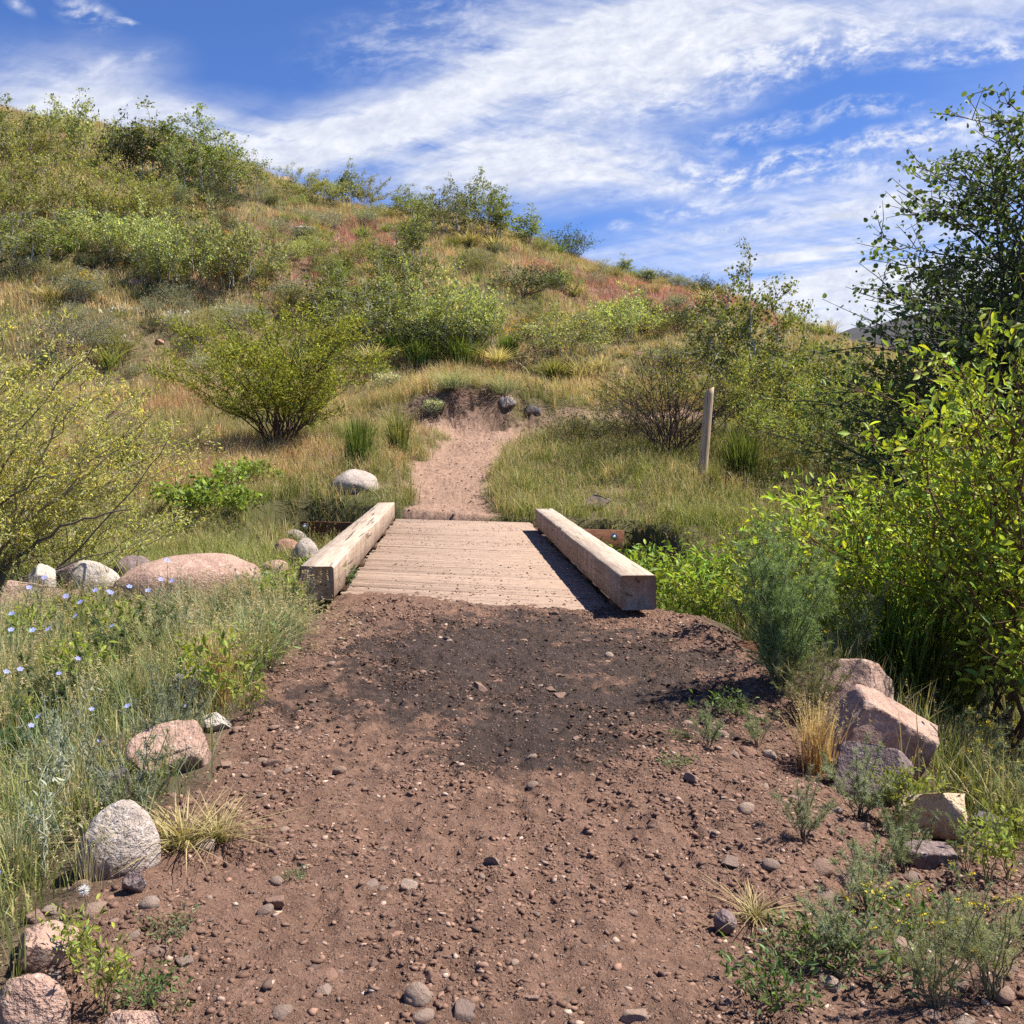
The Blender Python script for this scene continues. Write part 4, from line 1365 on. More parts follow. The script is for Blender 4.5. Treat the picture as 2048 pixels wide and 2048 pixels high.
p = spot(225, y=3.4); one('grass_clump', THIN, 'thin green grass over the dark boulder', 'grass clump', p, 3, (.22, .22, .26))
p = spot(395, y=3.2); one('grass_clump', TUFT, 'pale flattened tuft on the trail edge soil', 'grass clump', p, 2, (.20, .20, .12))
p = spot(1440, y=2.7); one('grass_clump', TUFT, 'dry straw tuft lying on the stony right shoulder', 'grass clump', p, 2, (.17, .17, .07))
p = spot(1680, y=6.4); one('rush_clump', RUSH, 'broad dark green sedge clump below the bright bush', 'grass clump', p, 2, (1.3, 1.3, 1.05))
p = spot(1760, y=6.2); one('rush_clump', RUSH, 'shaded sedge clump in the hollow of the bright bush', 'grass clump', p, 3, (1.2, 1.2, .9))
p = spot(1600, y=7.2); one('rush_clump', RUSH2, 'green sedge clump behind the feathery bush', 'grass clump', p, 3.5, (1.1, 1.1, .9))

# scattered grass tussocks on the hill and meadow
hg = [clump_mesh(320 + i, 1, 1, 110, .03, cb, ct, lean=.6, seg=3, foot=.3) for i, (cb, ct) in enumerate(((GREEN, OLIVE * 1.1), (OLIVE, TAN), (DKG * 1.5, GREEN * 1.2), (OLIVE * 1.1, STRAW)))]
k_ = 0
while k_ < 110:
    x = rng.uniform(-24, 22); y = rng.uniform(27.5, 51)
    if not view_wedge(np.array([x]), np.array([y]), 0)[0]: continue
    k_ += 1; q = int(rng.integers(4)); s = rng.uniform(.5, 1.0)
    one('tussock', hg[q], ['green grass tussock on the hillside', 'olive and tan grass tussock on the hillside', 'dark green grass tussock on the hillside', 'straw tipped grass tussock on the hillside'][q], 'grass clump',
        (x, y, float(T(x, y))), rng.uniform(0, 6), (s * 1.3, s * 1.3, s * .8), ['green hillside tussocks', 'olive hillside tussocks', 'dark hillside tussocks', 'straw hillside tussocks'][q])

# ------------------------------------------------------------------ shrubs
ASPEN_C = (.205, .235, .058); WILLOW_C = (.30, .355, .035); OLIVE_C = (.28, .27, .070); SAGE_C = (.245, .250, .180); DKW_C = (.075, .095, .03)
GREYBARK = (.30, .27, .22); BROWNBARK = (.115, .075, .05); PALEBARK = (.40, .37, .30)

far_aspen = [plant_meshes(400 + i, 3.0, 2.6, 8, 'aspen', 4600, .082, .074, LEAF_FAR, ASPEN_C, PALEBARK, 'a', .3, .2, .12) for i in range(4)]
far_spire = [plant_meshes(410 + i, 3.0, 1.1, 4, 'aspen', 2000, .082, .074, LEAF_FAR, ASPEN_C, PALEBARK, 'a', .3, .2, .12) for i in range(2)]
far_olive = [plant_meshes(420 + i, 2.2, 3.2, 15, 'willow', 5200, .082, .05, LEAF_FAR, OLIVE_C, GREYBARK, 'o', .25, .2, .1) for i in range(3)]
far_pale = [plant_meshes(430 + i, 2.2, 2.8, 11, 'aspen', 5600, .078, .066, LEAF_FAR, (.345, .37, .125), GREYBARK, 'p', .3, .18, .1) for i in range(3)]
far_sage = [plant_meshes(440 + i, 1.0, 1.5, 22, 'round', 2400, .065, .028, LEAF_FAR, SAGE_C, GREYBARK, 's', .25, .1, .1, 3, False) for i in range(3)]
far_dark = [plant_meshes(450 + i, 1.3, 1.7, 22, 'round', 2600, .08, .038, LEAF_FAR, (.085, .10, .05), BROWNBARK, 'd', .25, .15, .1, 3, False) for i in range(2)]
far_willow = [plant_meshes(460 + i, 2.2, 2.8, 12, 'willow', 2600, .085, .035, LEAF_FAR, WILLOW_C, BROWNBARK, 'w', .25, .2, .15) for i in range(2)]
DIM = {'aspen': (3.0, 2.6), 'spire': (3.0, 1.1), 'olive': (2.2, 3.2), 'pale': (2.2, 2.8), 'sage': (1.0, 1.5), 'dark': (1.3, 1.7), 'willow': (2.2, 2.8)}
PROTO = {'aspen': far_aspen, 'spire': far_spire, 'olive': far_olive, 'pale': far_pale, 'sage': far_sage, 'dark': far_dark, 'willow': far_willow}
NAME = {'aspen': ('aspen_sapling', 'aspen'), 'spire': ('aspen_sapling', 'aspen'), 'olive': ('shrub', 'shrub'), 'pale': ('aspen_sapling', 'aspen'), 'sage': ('sagebrush', 'sagebrush'), 'dark': ('dark_shrub', 'shrub'), 'willow': ('willow_shrub', 'willow')}

# centre, foot, width, height in the 1932 grid
HILL = [
    (15, 300, 120, 105, 'aspen', 'aspen thicket on the ridge cut by the left edge'),
    (150, 310, 125, 125, 'pale', 'pale bushy aspen on the ridge, broad topped, left part of skyline'),
    (80, 330, 110, 100, 'olive', 'olive shrub below the ridge between two skyline aspens at far left'),
    (240, 335, 85, 105, 'dark', 'dark shrub on the skyline left of the aspen spires'),
    (292, 340, 75, 130, 'spire', 'slim aspen spire on the skyline beside the dark shrub'),
    (385, 360, 130, 140, 'aspen', 'aspen thicket with the tallest twin tips on the ridge'),
    (440, 370, 90, 110, 'aspen', 'leaning aspen at the right end of the ridge thicket'),
    (345, 365, 70, 105, 'aspen', 'short aspen filling the left of the ridge thicket'),
    (25, 440, 150, 150, 'olive', 'large olive shrub on the upper slope at the left edge'),
    (120, 430, 140, 130, 'olive', 'olive green shrub on the upper slope, second from the left edge'),
    (60, 500, 130, 110, 'aspen', 'dark green aspen in the lower left thicket of the slope'),
    (215, 440, 150, 125, 'olive', 'yellowish shrub in the thicket under the dark skyline shrub'),
    (170, 480, 110, 90, 'pale', 'pale leafy shrub in the lower row of the slope thicket'),
    (290, 430, 120, 90, 'olive', 'golden olive shrub under the ridge aspens'),
    (262, 500, 110, 110, 'pale', 'pale aspen at the left end of the pale thicket'),
    (330, 540, 130, 130, 'pale', 'pale glinting aspen in the middle of the slope, left of its thicket'),
    (400, 545, 140, 145, 'pale', 'pale glinting aspen in the middle of its thicket, with dark foot'),
    (465, 540, 120, 130, 'pale', 'pale glinting aspen at the right end of its thicket'),
    (405, 400, 90, 55, 'dark', 'dark round shrub under the ridge thicket'),
    (330, 385, 60, 40, 'sage', 'grey sagebrush under the short ridge aspen'),
    (560, 380, 95, 55, 'olive', 'olive shrub on the ridge right of the aspen thicket'),
    (610, 385, 90, 55, 'pale', 'pale leafy shrub on the ridge in the gap of the skyline'),
    (655, 385, 45, 75, 'spire', 'slim aspen sapling standing over the ridge shrubs'),
    (690, 395, 80, 60, 'olive', 'olive shrub on the ridge right of the slim sapling'),
    (770, 415, 85, 60, 'aspen', 'small aspen on the ridge left of the big skyline aspens'),
    (840, 440, 85, 95, 'aspen', 'aspen with bright tip on the ridge, left of the big skyline one'),
    (905, 450, 95, 112, 'aspen', 'big dark green aspen on the skyline above the trail'),
    (945, 455, 55, 95, 'spire', 'aspen with a bent dead top on the skyline'),
    (998, 462, 52, 72, 'spire', 'small aspen standing alone on the skyline right of the big ones'),
    (1072, 476, 75, 55, 'dark', 'dark pointed shrub last on the skyline before the bare slope'),
    (1178, 500, 30, 38, 'spire', 'tiny sapling on the bare skyline right of the dark pointed shrub'),
    (1222, 512, 34, 26, 'spire', 'lowest tiny sapling on the bare skyline'),
    (1262, 525, 50, 20, 'dark', 'low shrub on the descending skyline'),
    (650, 520, 110, 75, 'olive', 'brownish olive shrub on the slope below the red patch'),
    (785, 500, 60, 105, 'spire', 'thin dark aspen rising from the slope above the mid thicket'),
    (760, 560, 120, 120, 'aspen', 'dark aspen in the upper part of the mid slope thicket'),
    (640, 600, 120, 100, 'aspen', 'aspen at the left end of the mid slope thicket'),
    (700, 655, 140, 140, 'aspen', 'leafy aspen behind the big willow, in the mid slope thicket'),
    (780, 665, 130, 150, 'pale', 'bright pale aspen in the middle of the mid slope thicket'),
    (860, 665, 150, 155, 'pale', 'bright leafy aspen at the front right of the mid slope thicket'),
    (910, 655, 90, 110, 'pale', 'small bright aspen closing the right end of the mid slope thicket'),
    (820, 668, 160, 70, 'dark', 'dark twiggy shrub at the foot of the mid slope thicket'),
    (990, 560, 120, 58, 'dark', 'dark green sagebrush on the slope left of the red grass'),
    (1045, 540, 50, 40, 'dark', 'small dark shrub at the right end of the dark sagebrush'),
    (1060, 675, 145, 95, 'pale', 'bright leafy shrub above the trail bend'),
    (1010, 620, 70, 55, 'olive', 'small olive shrub uphill of the bright leafy shrub'),
    (1180, 640, 130, 95, 'pale', 'pale green aspen between trail bend and red grass'),
    (1215, 620, 60, 75, 'spire', 'thin yellow green sapling in front of the red grass'),
    (1280, 625, 90, 60, 'dark', 'dark low shrub at the right foot of the red grass'),
    (330, 575, 75, 38, 'sage', 'round grey sagebrush in grass left of the big willow top'),
    (445, 620, 70, 50, 'sage', 'grey sagebrush just left of the big willow top'),
    (555, 570, 90, 40, 'sage', 'grey sagebrush uphill of the big willow top'),
    (150, 570, 80, 60, 'sage', 'grey green sagebrush below the slope thicket at left'),
    (140, 655, 110, 60, 'sage', 'broad grey sagebrush behind the yellow willow'),
    (205, 640, 60, 40, 'sage', 'silvery sagebrush behind the yellow willow tip'),
    (250, 510, 45, 38, 'dark', 'dark little shrub in open grass left of the pale thicket'),
    (170, 505, 40, 30, 'dark', 'dark little shrub in open grass under the slope thicket'),
    (575, 455, 50, 30, 'sage', 'silver sagebrush clump beside the pale boulder on the red patch'),
    (530, 440, 45, 30, 'sage', 'silver sagebrush clump left of the pale boulder on the red patch'),
    (630, 430, 50, 34, 'sage', 'grey sagebrush clump right of the red patch'),
    (690, 425, 50, 34, 'sage', 'grey sagebrush clump under the right ridge shrub'),
    (500, 385, 60, 35, 'sage', 'grey sagebrush at the right foot of the ridge thicket'),
    (1135, 520, 50, 28, 'sage', 'grey sagebrush on the crest of the red grass'),
    (1330, 560, 60, 40, 'dark', 'dark shrub where the ridge meets the right aspen'),
    (1260, 690, 100, 40, 'sage', 'grey sagebrush right of the trail bend'),
    (1330, 690, 110, 60, 'olive', 'olive shrub behind the bare stemmed willow'),
]
cntk = {}
for px, py, w, h, kind, lab in HILL:
    p = hit(px, py); k = unit(p)
    i = cntk.get(kind, 0); cntk[kind] = i + 1
    dH, dW = DIM[kind]
    sw = w * k / dW * 1.12; sh = h * k / dH * 1.08
    place(PROTO[kind][i % len(PROTO[kind])], NAME[kind][0], lab, NAME[kind][1], p, rng.uniform(0, 6.28), (sw, sw, sh))

# small sagebrush and weeds nobody can tell apart
k_ = 0
while k_ < 60:
    px = rng.uniform(0, 1330); py = rng.uniform(400, 720)
    p = hit(px, py)
    if p[1] > 51 or p[1] < 26: continue
    k_ += 1; s = rng.uniform(.35, .75)
    place(far_sage[k_ % 3], 'sagebrush', 'small grey sagebrush among grass on the hillside', 'sagebrush', p, rng.uniform(0, 6.28), (s, s, s * .9), 'small sagebrush on the hillside')

k_ = 0
while k_ < 54:
    px = rng.uniform(0, 1330); py = rng.uniform(360, 720)
    p = hit(px, py)
    if p[1] > 50 or p[1] < 27.5: continue
    kd, lab, gr = (('olive', 'small olive shrub scattered on the hillside', 'small olive shrubs on the hillside'), ('pale', 'small pale aspen sprout on the hillside', 'small aspen sprouts on the hillside'), ('dark', 'small dark shrub scattered on the hillside', 'small dark shrubs on the hillside'))[k_ % 3]
    s = rng.uniform(.22, .45) if kd != 'dark' else rng.uniform(.3, .6)
    place(PROTO[kd][k_ % 2], NAME[kd][0], lab, NAME[kd][1], p, rng.uniform(0, 6.28), (s, s, s), gr)
    k_ += 1

# yellow flowered bush
m_y = []


def blossoms(seed, H, W, n, size, col, zf=.75):
    r = np.random.default_rng(seed); a = Acc()
    az = r.uniform(0, 6.28, n); q = np.sqrt(r.random(n)) * W * .45
    P = np.stack([q * np.cos(az), q * np.sin(az), H * (zf + .3 * r.random(n)) * np.sqrt(np.clip(1 - .5 * (q / (W * .5)) ** 2, .2, 1))], -1)
    P = np.repeat(P, 5, 0) + r.normal(size=(n * 5, 3)) * size * .5
    put_leaves(a, P, r.normal(size=(len(P), 3)) + [0, 0, .6], size, size * .8, LEAF_FAR, leaf_cols(len(P), col, r, .15, .08), .6, r)
    return a.mesh('blossoms', M_PETAL)


p = hit(158, 565); k = unit(p)
t_ = place(far_sage[1], 'flowering_shrub', 'yellow flowered bush on the hillside at left', 'shrub', p, 1, (k * 65 / 1.5, k * 65 / 1.5, k * 48))
link('blossoms', blossoms(1, 1.05, 1.0, 60, .07, (.62, .42, .02)), t_)
for px, py, w, lab in ((818, 785, 48, 'cream flowered buckwheat cushion on the cut bank'), (730, 742, 60, 'cream flowered buckwheat behind the rush clump left of the trail'), (1000, 640, 40, 'pale flowered cushion beside the bright leafy shrub')):
    p = hit(px, py); k = unit(p)
    t_ = place(far_sage[0], 'buckwheat', lab, 'flowers', p, 2, (k * w / 1.5,) * 2 + (k * w * .7,))
    link('blossoms', blossoms(3, 1.0, 1.5, 90, .10, (.62, .60, .30), .6), t_)
ORB = blossoms(5, .35, 1.0, 26, .06, (.60, .33, .03), .7); YEB = blossoms(6, .35, 1.0, 26, .05, (.62, .45, .03), .7); WHB = blossoms(7, .35, 1.4, 26, .05, (.62, .62, .50), .7)
SPRIG = clump_mesh(340, .3, 1.0, 70, .025, OLIVE, GREEN, lean=.8, seg=2, foot=.6)
for i in range(42):
    w_k = i % 3
    px, py = (rng.uniform(200, 700), rng.uniform(360, 560)) if w_k == 0 else ((rng.uniform(950, 1330), rng.uniform(530, 640)) if w_k == 1 else (rng.uniform(150, 700), rng.uniform(590, 720)))
    p = hit(px, py); s = rng.uniform(.5, 1.0)
    if p[1] > 51: continue
    me = (ORB, YEB, WHB)[w_k]
    place([('leaves', SPRIG), ('blossoms', me)], 'wildflower', ['orange wildflower patch in hillside grass', 'yellow wildflower patch near the red grass', 'white wildflower patch in grass left of the big willow'][w_k], 'flowers',
          p, rng.uniform(0, 6), (s, s, s), ['orange wildflowers', 'yellow wildflowers', 'white wildflowers'][w_k])

# ------------------------------------------------------------------ the large near and middle plants
# big yellow green willow left of the far trail
p = spot(530, y=21.5)
place(plant_meshes(501, 3.3, 4.1, 36, 'willow', 26000, .085, .028, LEAF_FAR, (.29, .315, .045), (.085, .055, .04), 'w', .28, .22, .14, 5), 'willow_shrub',
      'big yellow green willow with dark fanning stems in the dry meadow', 'willow', p, .4)
p = spot(500, y=20.2)
# olive yellow willow at the left edge
p = spot(-60, y=9.6)
place(plant_meshes(502, 2.75, 3.0, 44, 'willow', 40000, .048, .016, LEAF_FAR, (.40, .375, .105), (.30, .25, .18), 'w', .25, .18, .12, 5), 'willow_shrub',
      'fine leaved yellow willow leaning in from the left edge', 'willow', p, 1.1)
p = spot(115, y=10.6)
place(plant_meshes(503, 1.4, 2.4, 26, 'willow', 9000, .048, .015, LEAF_FAR, (.36, .35, .105), (.30, .25, .18), 'w', .25, .18, .12, 5), 'willow_shrub',
      'low straggling part willow with bare twigs beside the yellow one', 'willow', p, 2.3)
# bare twigs reaching out of it
a = Acc()
for p0, p1, p2, r0 in (((-4.3, 9.5, -.1), (-3.6, 9.2, .55), (-2.75, 8.9, .62), .022), ((-4.0, 9.6, -.2), (-3.2, 9.5, .35), (-2.55, 9.3, 1.25), .012), ((-4.4, 9.3, .0), (-3.9, 9.0, 1.4), (-3.0, 8.8, 2.05), .012),
                       ((-4.4, 9.2, .3), (-3.8, 8.9, .9), (-3.2, 8.7, .95), .014), ((-4.2, 9.2, -.2), (-3.5, 8.9, .15), (-2.8, 8.8, .28), .014)):
    pts = bez(np.array(p0), np.array(p1), np.array(p2), 14); pts[1:] += rng.normal(size=(13, 3)) * .015
    v, f = tube(pts, np.linspace(r0, r0 * .25, 14), 5); a.add(v, f, np.array((.14, .115, .095)))
tag(link('dead_branches', a.mesh('dead_branches', M_BARK)), 'bare grey twigs arching out of the yellow willow', 'branch')

# dark bare stemmed willow right of the trail
p = spot(1265, y=19.0)
place(plant_meshes(504, 2.3, 3.0, 46, 'willow', 3600, .075, .026, LEAF_FAR, (.20, .185, .05), (.085, .06, .05), 'w', .25, .2, .5, 5), 'willow_shrub',
      'bare stemmed dark willow with olive tips left of the wooden post', 'willow', p, .2)
p = spot(1085, y=20.6)
place(plant_meshes(505, .95, 1.7, 26, 'round', 2400, .06, .02, LEAF_FAR, (.13, .13, .055), (.10, .075, .06), 'w', .25, .2, .1, 4), 'shrub',
      'low dark shrub hiding the trail where it bends right', 'shrub', p, .2)
p = spot(1180, y=20.0)
place(plant_meshes(506, 1.15, 1.9, 24, 'willow', 1900, .06, .022, LEAF_FAR, (.15, .15, .055), (.09, .07, .055), 'w', .25, .2, .3, 4), 'shrub',
      'twiggy low shrub between the dark willow and the trail', 'shrub', p, 1.2)
# aspens right of the trail
p = spot(1395, y=22.5)
place(plant_meshes(507, 4.5, 2.9, 8, 'aspen', 11000, .062, .056, LEAF_ROUND, (.20, .225, .055), PALEBARK, 'a', .3, .2, .15, 5), 'aspen_sapling',
      'spire topped aspen standing above the wooden post', 'aspen', p, .5)
p = spot(1490, y=21.5)
place(plant_meshes(508, 3.0, 3.1, 9, 'aspen', 11000, .060, .052, LEAF_ROUND, (.24, .26, .065), GREYBARK, 'a', .3, .2, .12, 5), 'aspen_sapling',
      'bushy aspen right of the spire topped one', 'aspen', p, .9)
p = spot(1590, y=21.0)
place(plant_meshes(509, 2.3, 2.0, 7, 'aspen', 5500, .058, .05, LEAF_ROUND, (.21, .235, .065), GREYBARK, 'a', .3, .2, .12, 5), 'aspen_sapling',
      'loose aspen before the grey mountain foot', 'aspen', p, 1.9)
p = spot(1440, y=19.3)
place(plant_meshes(510, 1.9, 2.7, 16, 'willow', 6000, .07, .028, LEAF_FAR, (.30, .31, .075), BROWNBARK, 'w', .25, .2, .1, 4), 'willow_shrub',
      'olive green willow right behind the wooden post', 'willow', p, 1.9)
p = spot(1570, y=17.5)
place(plant_meshes(511, 2.0, 3.0, 16, 'willow', 7000, .07, .03, LEAF_FAR, (.22, .25, .06), BROWNBARK, 'w', .25, .2, .1, 4), 'willow_shrub',
      'shaded green willow behind the bright bush left side', 'willow', p, 2.9)
p = spot(1680, y=16.0)
place(plant_meshes(512, 1.75, 3.2, 14, 'willow', 7000, .06, .035, LEAF_FAR, (.15, .18, .045), BROWNBARK, 'w', .25, .2, .1, 4), 'willow_shrub',
      'dark green thicket under the tall aspen', 'willow', p, 3.9)
# tall aspen at the right edge
p = np.array([5.5, 9.2, 0]); p[2] = float(T(p[0], p[1]))
place(plant_meshes(513, 5.5, 3.3, 16, 'tree', 44000, .049, .046, LEAF_ROUND, (.115, .150, .045), (.085, .075, .058), 'a', .3, .15, .10, 6, True, .25), 'aspen_tree',
      'tall dark aspen with round leaves at the right edge', 'aspen', p, .8)
# bright bush at the right
BR = (.29, .345, .046)
for px, y, H, W_, nst, nl, seed, lab in (
        (1800, 6.6, 2.35, 2.3, 26, 6200, 520, 'bright green large leaved bush filling the right, main part'),
        (1975, 5.6, 2.95, 2.2, 24, 6000, 521, 'taller bright green bush cut by the right edge'),
        (1640, 7.6, 1.75, 1.8, 18, 3600, 522, 'lower bright green bush at the left of the big bright one')):
    p = spot(px, y=y)
    place(plant_meshes(seed, H, W_, nst, 'willow', int(nl * 1.5), .074, .029, LEAF_NEAR, BR, (.15, .085, .05), 'b', .25, .22, .18, 6, True, 0, .9), 'willow_bush', lab, 'bush', p, seed * .7)
p = spot(1400, y=10.4)
place(plant_meshes(523, 1.15, 1.3, 12, 'willow', 1100, .075, .03, LEAF_NEAR, BR, (.15, .085, .05), 'b', .25, .22, .1, 5), 'willow_bush', 'small bright green bush below the wooden post', 'bush', p, 1)
p = spot(1290, y=10.2)
place(plant_meshes(524, .55, 1.1, 14, 'round', 900, .07, .028, LEAF_NEAR, (.22, .31, .04), (.12, .09, .05), 'b', .25, .2, .1, 4), 'leafy_plant', 'leafy green weed in the creek beside the right kerb end', 'plant', p, 1)
for px, y, s, lab in ((1235, 12.6, 1.5, 'green weed under the abutment board right of the bridge'), (1300, 12.2, 1.7, 'green weed beyond the right abutment board end'), (1370, 11.6, 1.6, 'green weed on the creek bank below the post')):
    p = spot(px, y=y)
    place(plant_meshes(530 + int(px), .5, .8, 14, 'round', 700, .07, .028, LEAF_NEAR, (.24, .32, .05), (.12, .09, .05), 'b', .25, .2, .1, 4), 'leafy_plant', lab, 'plant', p, px, (s, s, s))
p = spot(1400, y=8.6)
place(plant_meshes(525, .6, 1.3, 16, 'round', 1100, .07, .026, LEAF_NEAR, (.23, .32, .04), (.12, .09, .05), 'b', .25, .2, .1, 4), 'leafy_plant', 'leafy green weed behind the feathery bush by the creek', 'plant', p, 2)
p = spot(1160, y=14.6)
place(plant_meshes(526, .5, .9, 12, 'round', 700, .09, .03, LEAF_NEAR, (.10, .15, .03), (.12, .09, .05), 'b', .25, .2, .1, 4), 'leafy_plant', 'dark leafy plant over the red boulder right of the bridge end', 'plant', p, 2)
p = spot(390, y=16.2)
place(plant_meshes(527, .55, 1.5, 18, 'round', 1500, .10, .06, LEAF_NEAR, (.21, .29, .05), (.12, .12, .05), 'b', .25, .15, .05, 4), 'leafy_plant', 'broad leaved green plant in the meadow left of the bridge', 'plant', p, 2)
p = spot(465, y=18.0)
place(plant_meshes(528, .4, 1.3, 14, 'round', 900, .09, .05, LEAF_NEAR, (.22, .28, .06), (.12, .12, .05), 'b', .25, .15, .05, 4), 'leafy_plant', 'second broad leaved plant farther up the dry meadow', 'plant', p, 2)


# dock: rosette of long broad leaves
def dock_mesh(seed, L, n, col):
    r = np.random.default_rng(seed); a = Acc()
    az = r.uniform(0, 6.28, n); el = r.uniform(.5, 1.3, n)
    for i in range(n):
        d = np.array([math.cos(az[i]) * math.cos(el[i]), math.sin(az[i]) * math.cos(el[i]), math.sin(el[i])])
        s = np.array([-math.sin(az[i]), math.cos(az[i]), 0]); up = np.cross(s, d) * -1
        l = L * r.uniform(.6, 1.1); w = l * .13; k = 7
        ts = np.linspace(0, 1, k); pr = np.sin(np.pi * np.clip(ts * .92 + .06, 0, 1)) ** .8
        mid = d[None] * (l * ts)[:, None] - np.array([0, 0, 1.0]) * (l * .30 * ts ** 2.5)[:, None]
        le = mid + s * (w * pr)[:, None] + up * (w * .3 * pr)[:, None]; ri = mid - s * (w * pr)[:, None] + up * (w * .3 * pr)[:, None]
        Vv = np.concatenate([mid, le, ri]); q = np.arange(k - 1)
        f = np.concatenate([np.stack([q, q + 1, k + q + 1, k + q], -1), np.stack([q, 2 * k + q, 2 * k + q + 1, q + 1], -1)])
        c = leaf_cols(1, col, r, .15, .1)[0]
        a.add(Vv, f, c)
    return a.mesh('dock_leaves', M_LEAF)


DOCK = dock_mesh(3, .42, 26, (.20, .25, .07)); DOCK2 = dock_mesh(4, .45, 22, (.075, .13, .028))
p = spot(505, y=8.0); one('dock_plant', DOCK, 'pale broad leaved dock at the left of the near bridge end', 'plant', p, 0, (1, 1, 1))
p = spot(645, y=15.3); one('dock_plant', DOCK2, 'dark green dock in front of the whitish boulder', 'plant', p, 1, (1.2, 1.2, 1.2))
p = spot(690, y=14.7); one('dock_plant', DOCK2, 'dark green dock leaning on the left kerb beam', 'plant', p, 2, (.8, .8, .9))


# feathery plants ----------------------------------------------------
def feather_mesh(seed, H, W, nst, nn, ndl, col, stemcol, flw=None, wid=.0016, base_bare=.1):
    r = np.random.default_rng(seed); a = Acc(); s_ = Acc(); fl_ = Acc()
    for i in range(nst):
        az = r.uniform(0, 6.28); q = math.sqrt(r.random())
        h = H * r.uniform(.6, 1.0) * (1 - .3 * q * q)
        end = np.array([math.cos(az) * q * W * .5, math.sin(az) * q * W * .5, h]); base = end * [.12, .12, 0]
        pts = bez(base, np.array([end[0] * .45, end[1] * .45, h * .55]), end, 10); pts[1:] += r.normal(size=(9, 3)) * .012 * H
        v, f = tube(pts, np.linspace(.0035 * H + .0012, .0012, 10), 4); s_.add(v, f, np.array(stemcol))
        nb = 14
        for b in range(nb):
            t = r.uniform(base_bare, 1) * 8.99; j = int(t); p0 = pts[j] + (pts[j + 1] - pts[j]) * (t - j)
            d = norm(np.array([r.normal(), r.normal(), .9])); L = H * .16 * r.uniform(.4, 1) * (1.25 - t / 9)
            m_ = max(3, nn // (nst * nb)); u = r.random(m_) ** .8
            P = p0 + d * (L * u)[:, None]
            D = d * .5 + r.normal(size=(m_, 3)) * .8
            put_leaves(a, P, D, ndl * r.uniform(.5, 1.2, m_), wid * r.uniform(.7, 1.3, m_), NEEDLE, leaf_cols(m_, col, r, .2, .12), .3, r)
        if flw is not None and r.random() < .8:
            P = np.repeat(pts[-1:], 10, 0) + r.normal(size=(10, 3)) * [.009, .009, .006]
            put_leaves(fl_, P, r.normal(size=(10, 3)) + [0, 0, 1], .008, .007, LEAF_FAR, leaf_cols(10, flw, r, .12, .05), 1, r)
    out = [('stems', s_.mesh('stems', M_BARK)), ('foliage', a.mesh('foliage', M_LEAF))]
    if fl_.n: out.append(('blossoms', fl_.mesh('blossoms', M_PETAL)))
    return out


ART = (.185, .240, .100)
p = spot(1480, y=4.85)
place(feather_mesh(601, .98, .62, 50, 44000, .034, ART, (.15, .16, .08), None, .0022), 'feathery_bush', 'dense feathery grey green bush at the right trail edge', 'bush', p)
p = spot(1545, y=4.55)
place(feather_mesh(602, .46, .44, 24, 9000, .026, (.23, .235, .11), (.20, .18, .09), None, .0022), 'feathery_bush', 'shorter pale feathery bush right of the dense one', 'bush', p)
FE1 = feather_mesh(603, .34, .34, 14, 5200, .024, (.26, .28, .175), (.13, .12, .08), None, .0018, .2)
FE2 = feather_mesh(604, .30, .26, 9, 3200, .024, (.22, .255, .14), (.13, .10, .07), None, .0018, .2)
FE3 = feather_mesh(605, .5, .45, 16, 5200, .028, (.27, .285, .15), (.15, .14, .08), (.65, .50, .03), .0018, .2)
for px, y, s, me, lab in (
        (1345, 4.1, .75, FE2, 'thin feathery weed on soil below the wet patch'), (1440, 4.2, .7, FE2, 'small feathery weed left of the straw clump'),
        (1530, 3.15, .75, FE1, 'grey feathery weed among cobbles on the right shoulder'), (1640, 3.55, 1.0, FE1, 'grey feathery weed in front of the grey boulder'),
        (1665, 2.85, .85, FE1, 'grey feathery weed above the dark green leafy weed'), (1730, 3.1, .9, FE2, 'thin feathery weed below the sandstone slab'),
        (1800, 2.15, .62, FE3, 'tall feathery weed in the lower right corner'), (1910, 2.2, .7, FE3, 'yellow tipped feathery weed in the lower right corner'), (1850, 2.55, .7, FE1, 'grey feathery weed behind the lower right corner ones'),
        (1600, 2.4, .75, FE1, 'low grey feathery weed by the reddish rock'),
        (1900, 4.6, 1.1, FE3, 'feathery weed behind the right boulders'), (1840, 5.3, 1.2, FE3, 'yellow tipped weed behind the pointed pink slab'), (1930, 3.9, .9, FE3, 'yellow flowering weed at right edge behind the dark flat rock'),
        (1500, 6.8, 1.9, FE3, 'tall yellow tipped weed behind the feathery bush'), (1600, 6.2, 1.8, FE3, 'yellow tipped weed between feathery and bright bushes')):
    p = spot(px, y=y); place(me, 'feathery_weed', lab, 'weed', p, rng.uniform(0, 6), (s, s, s))

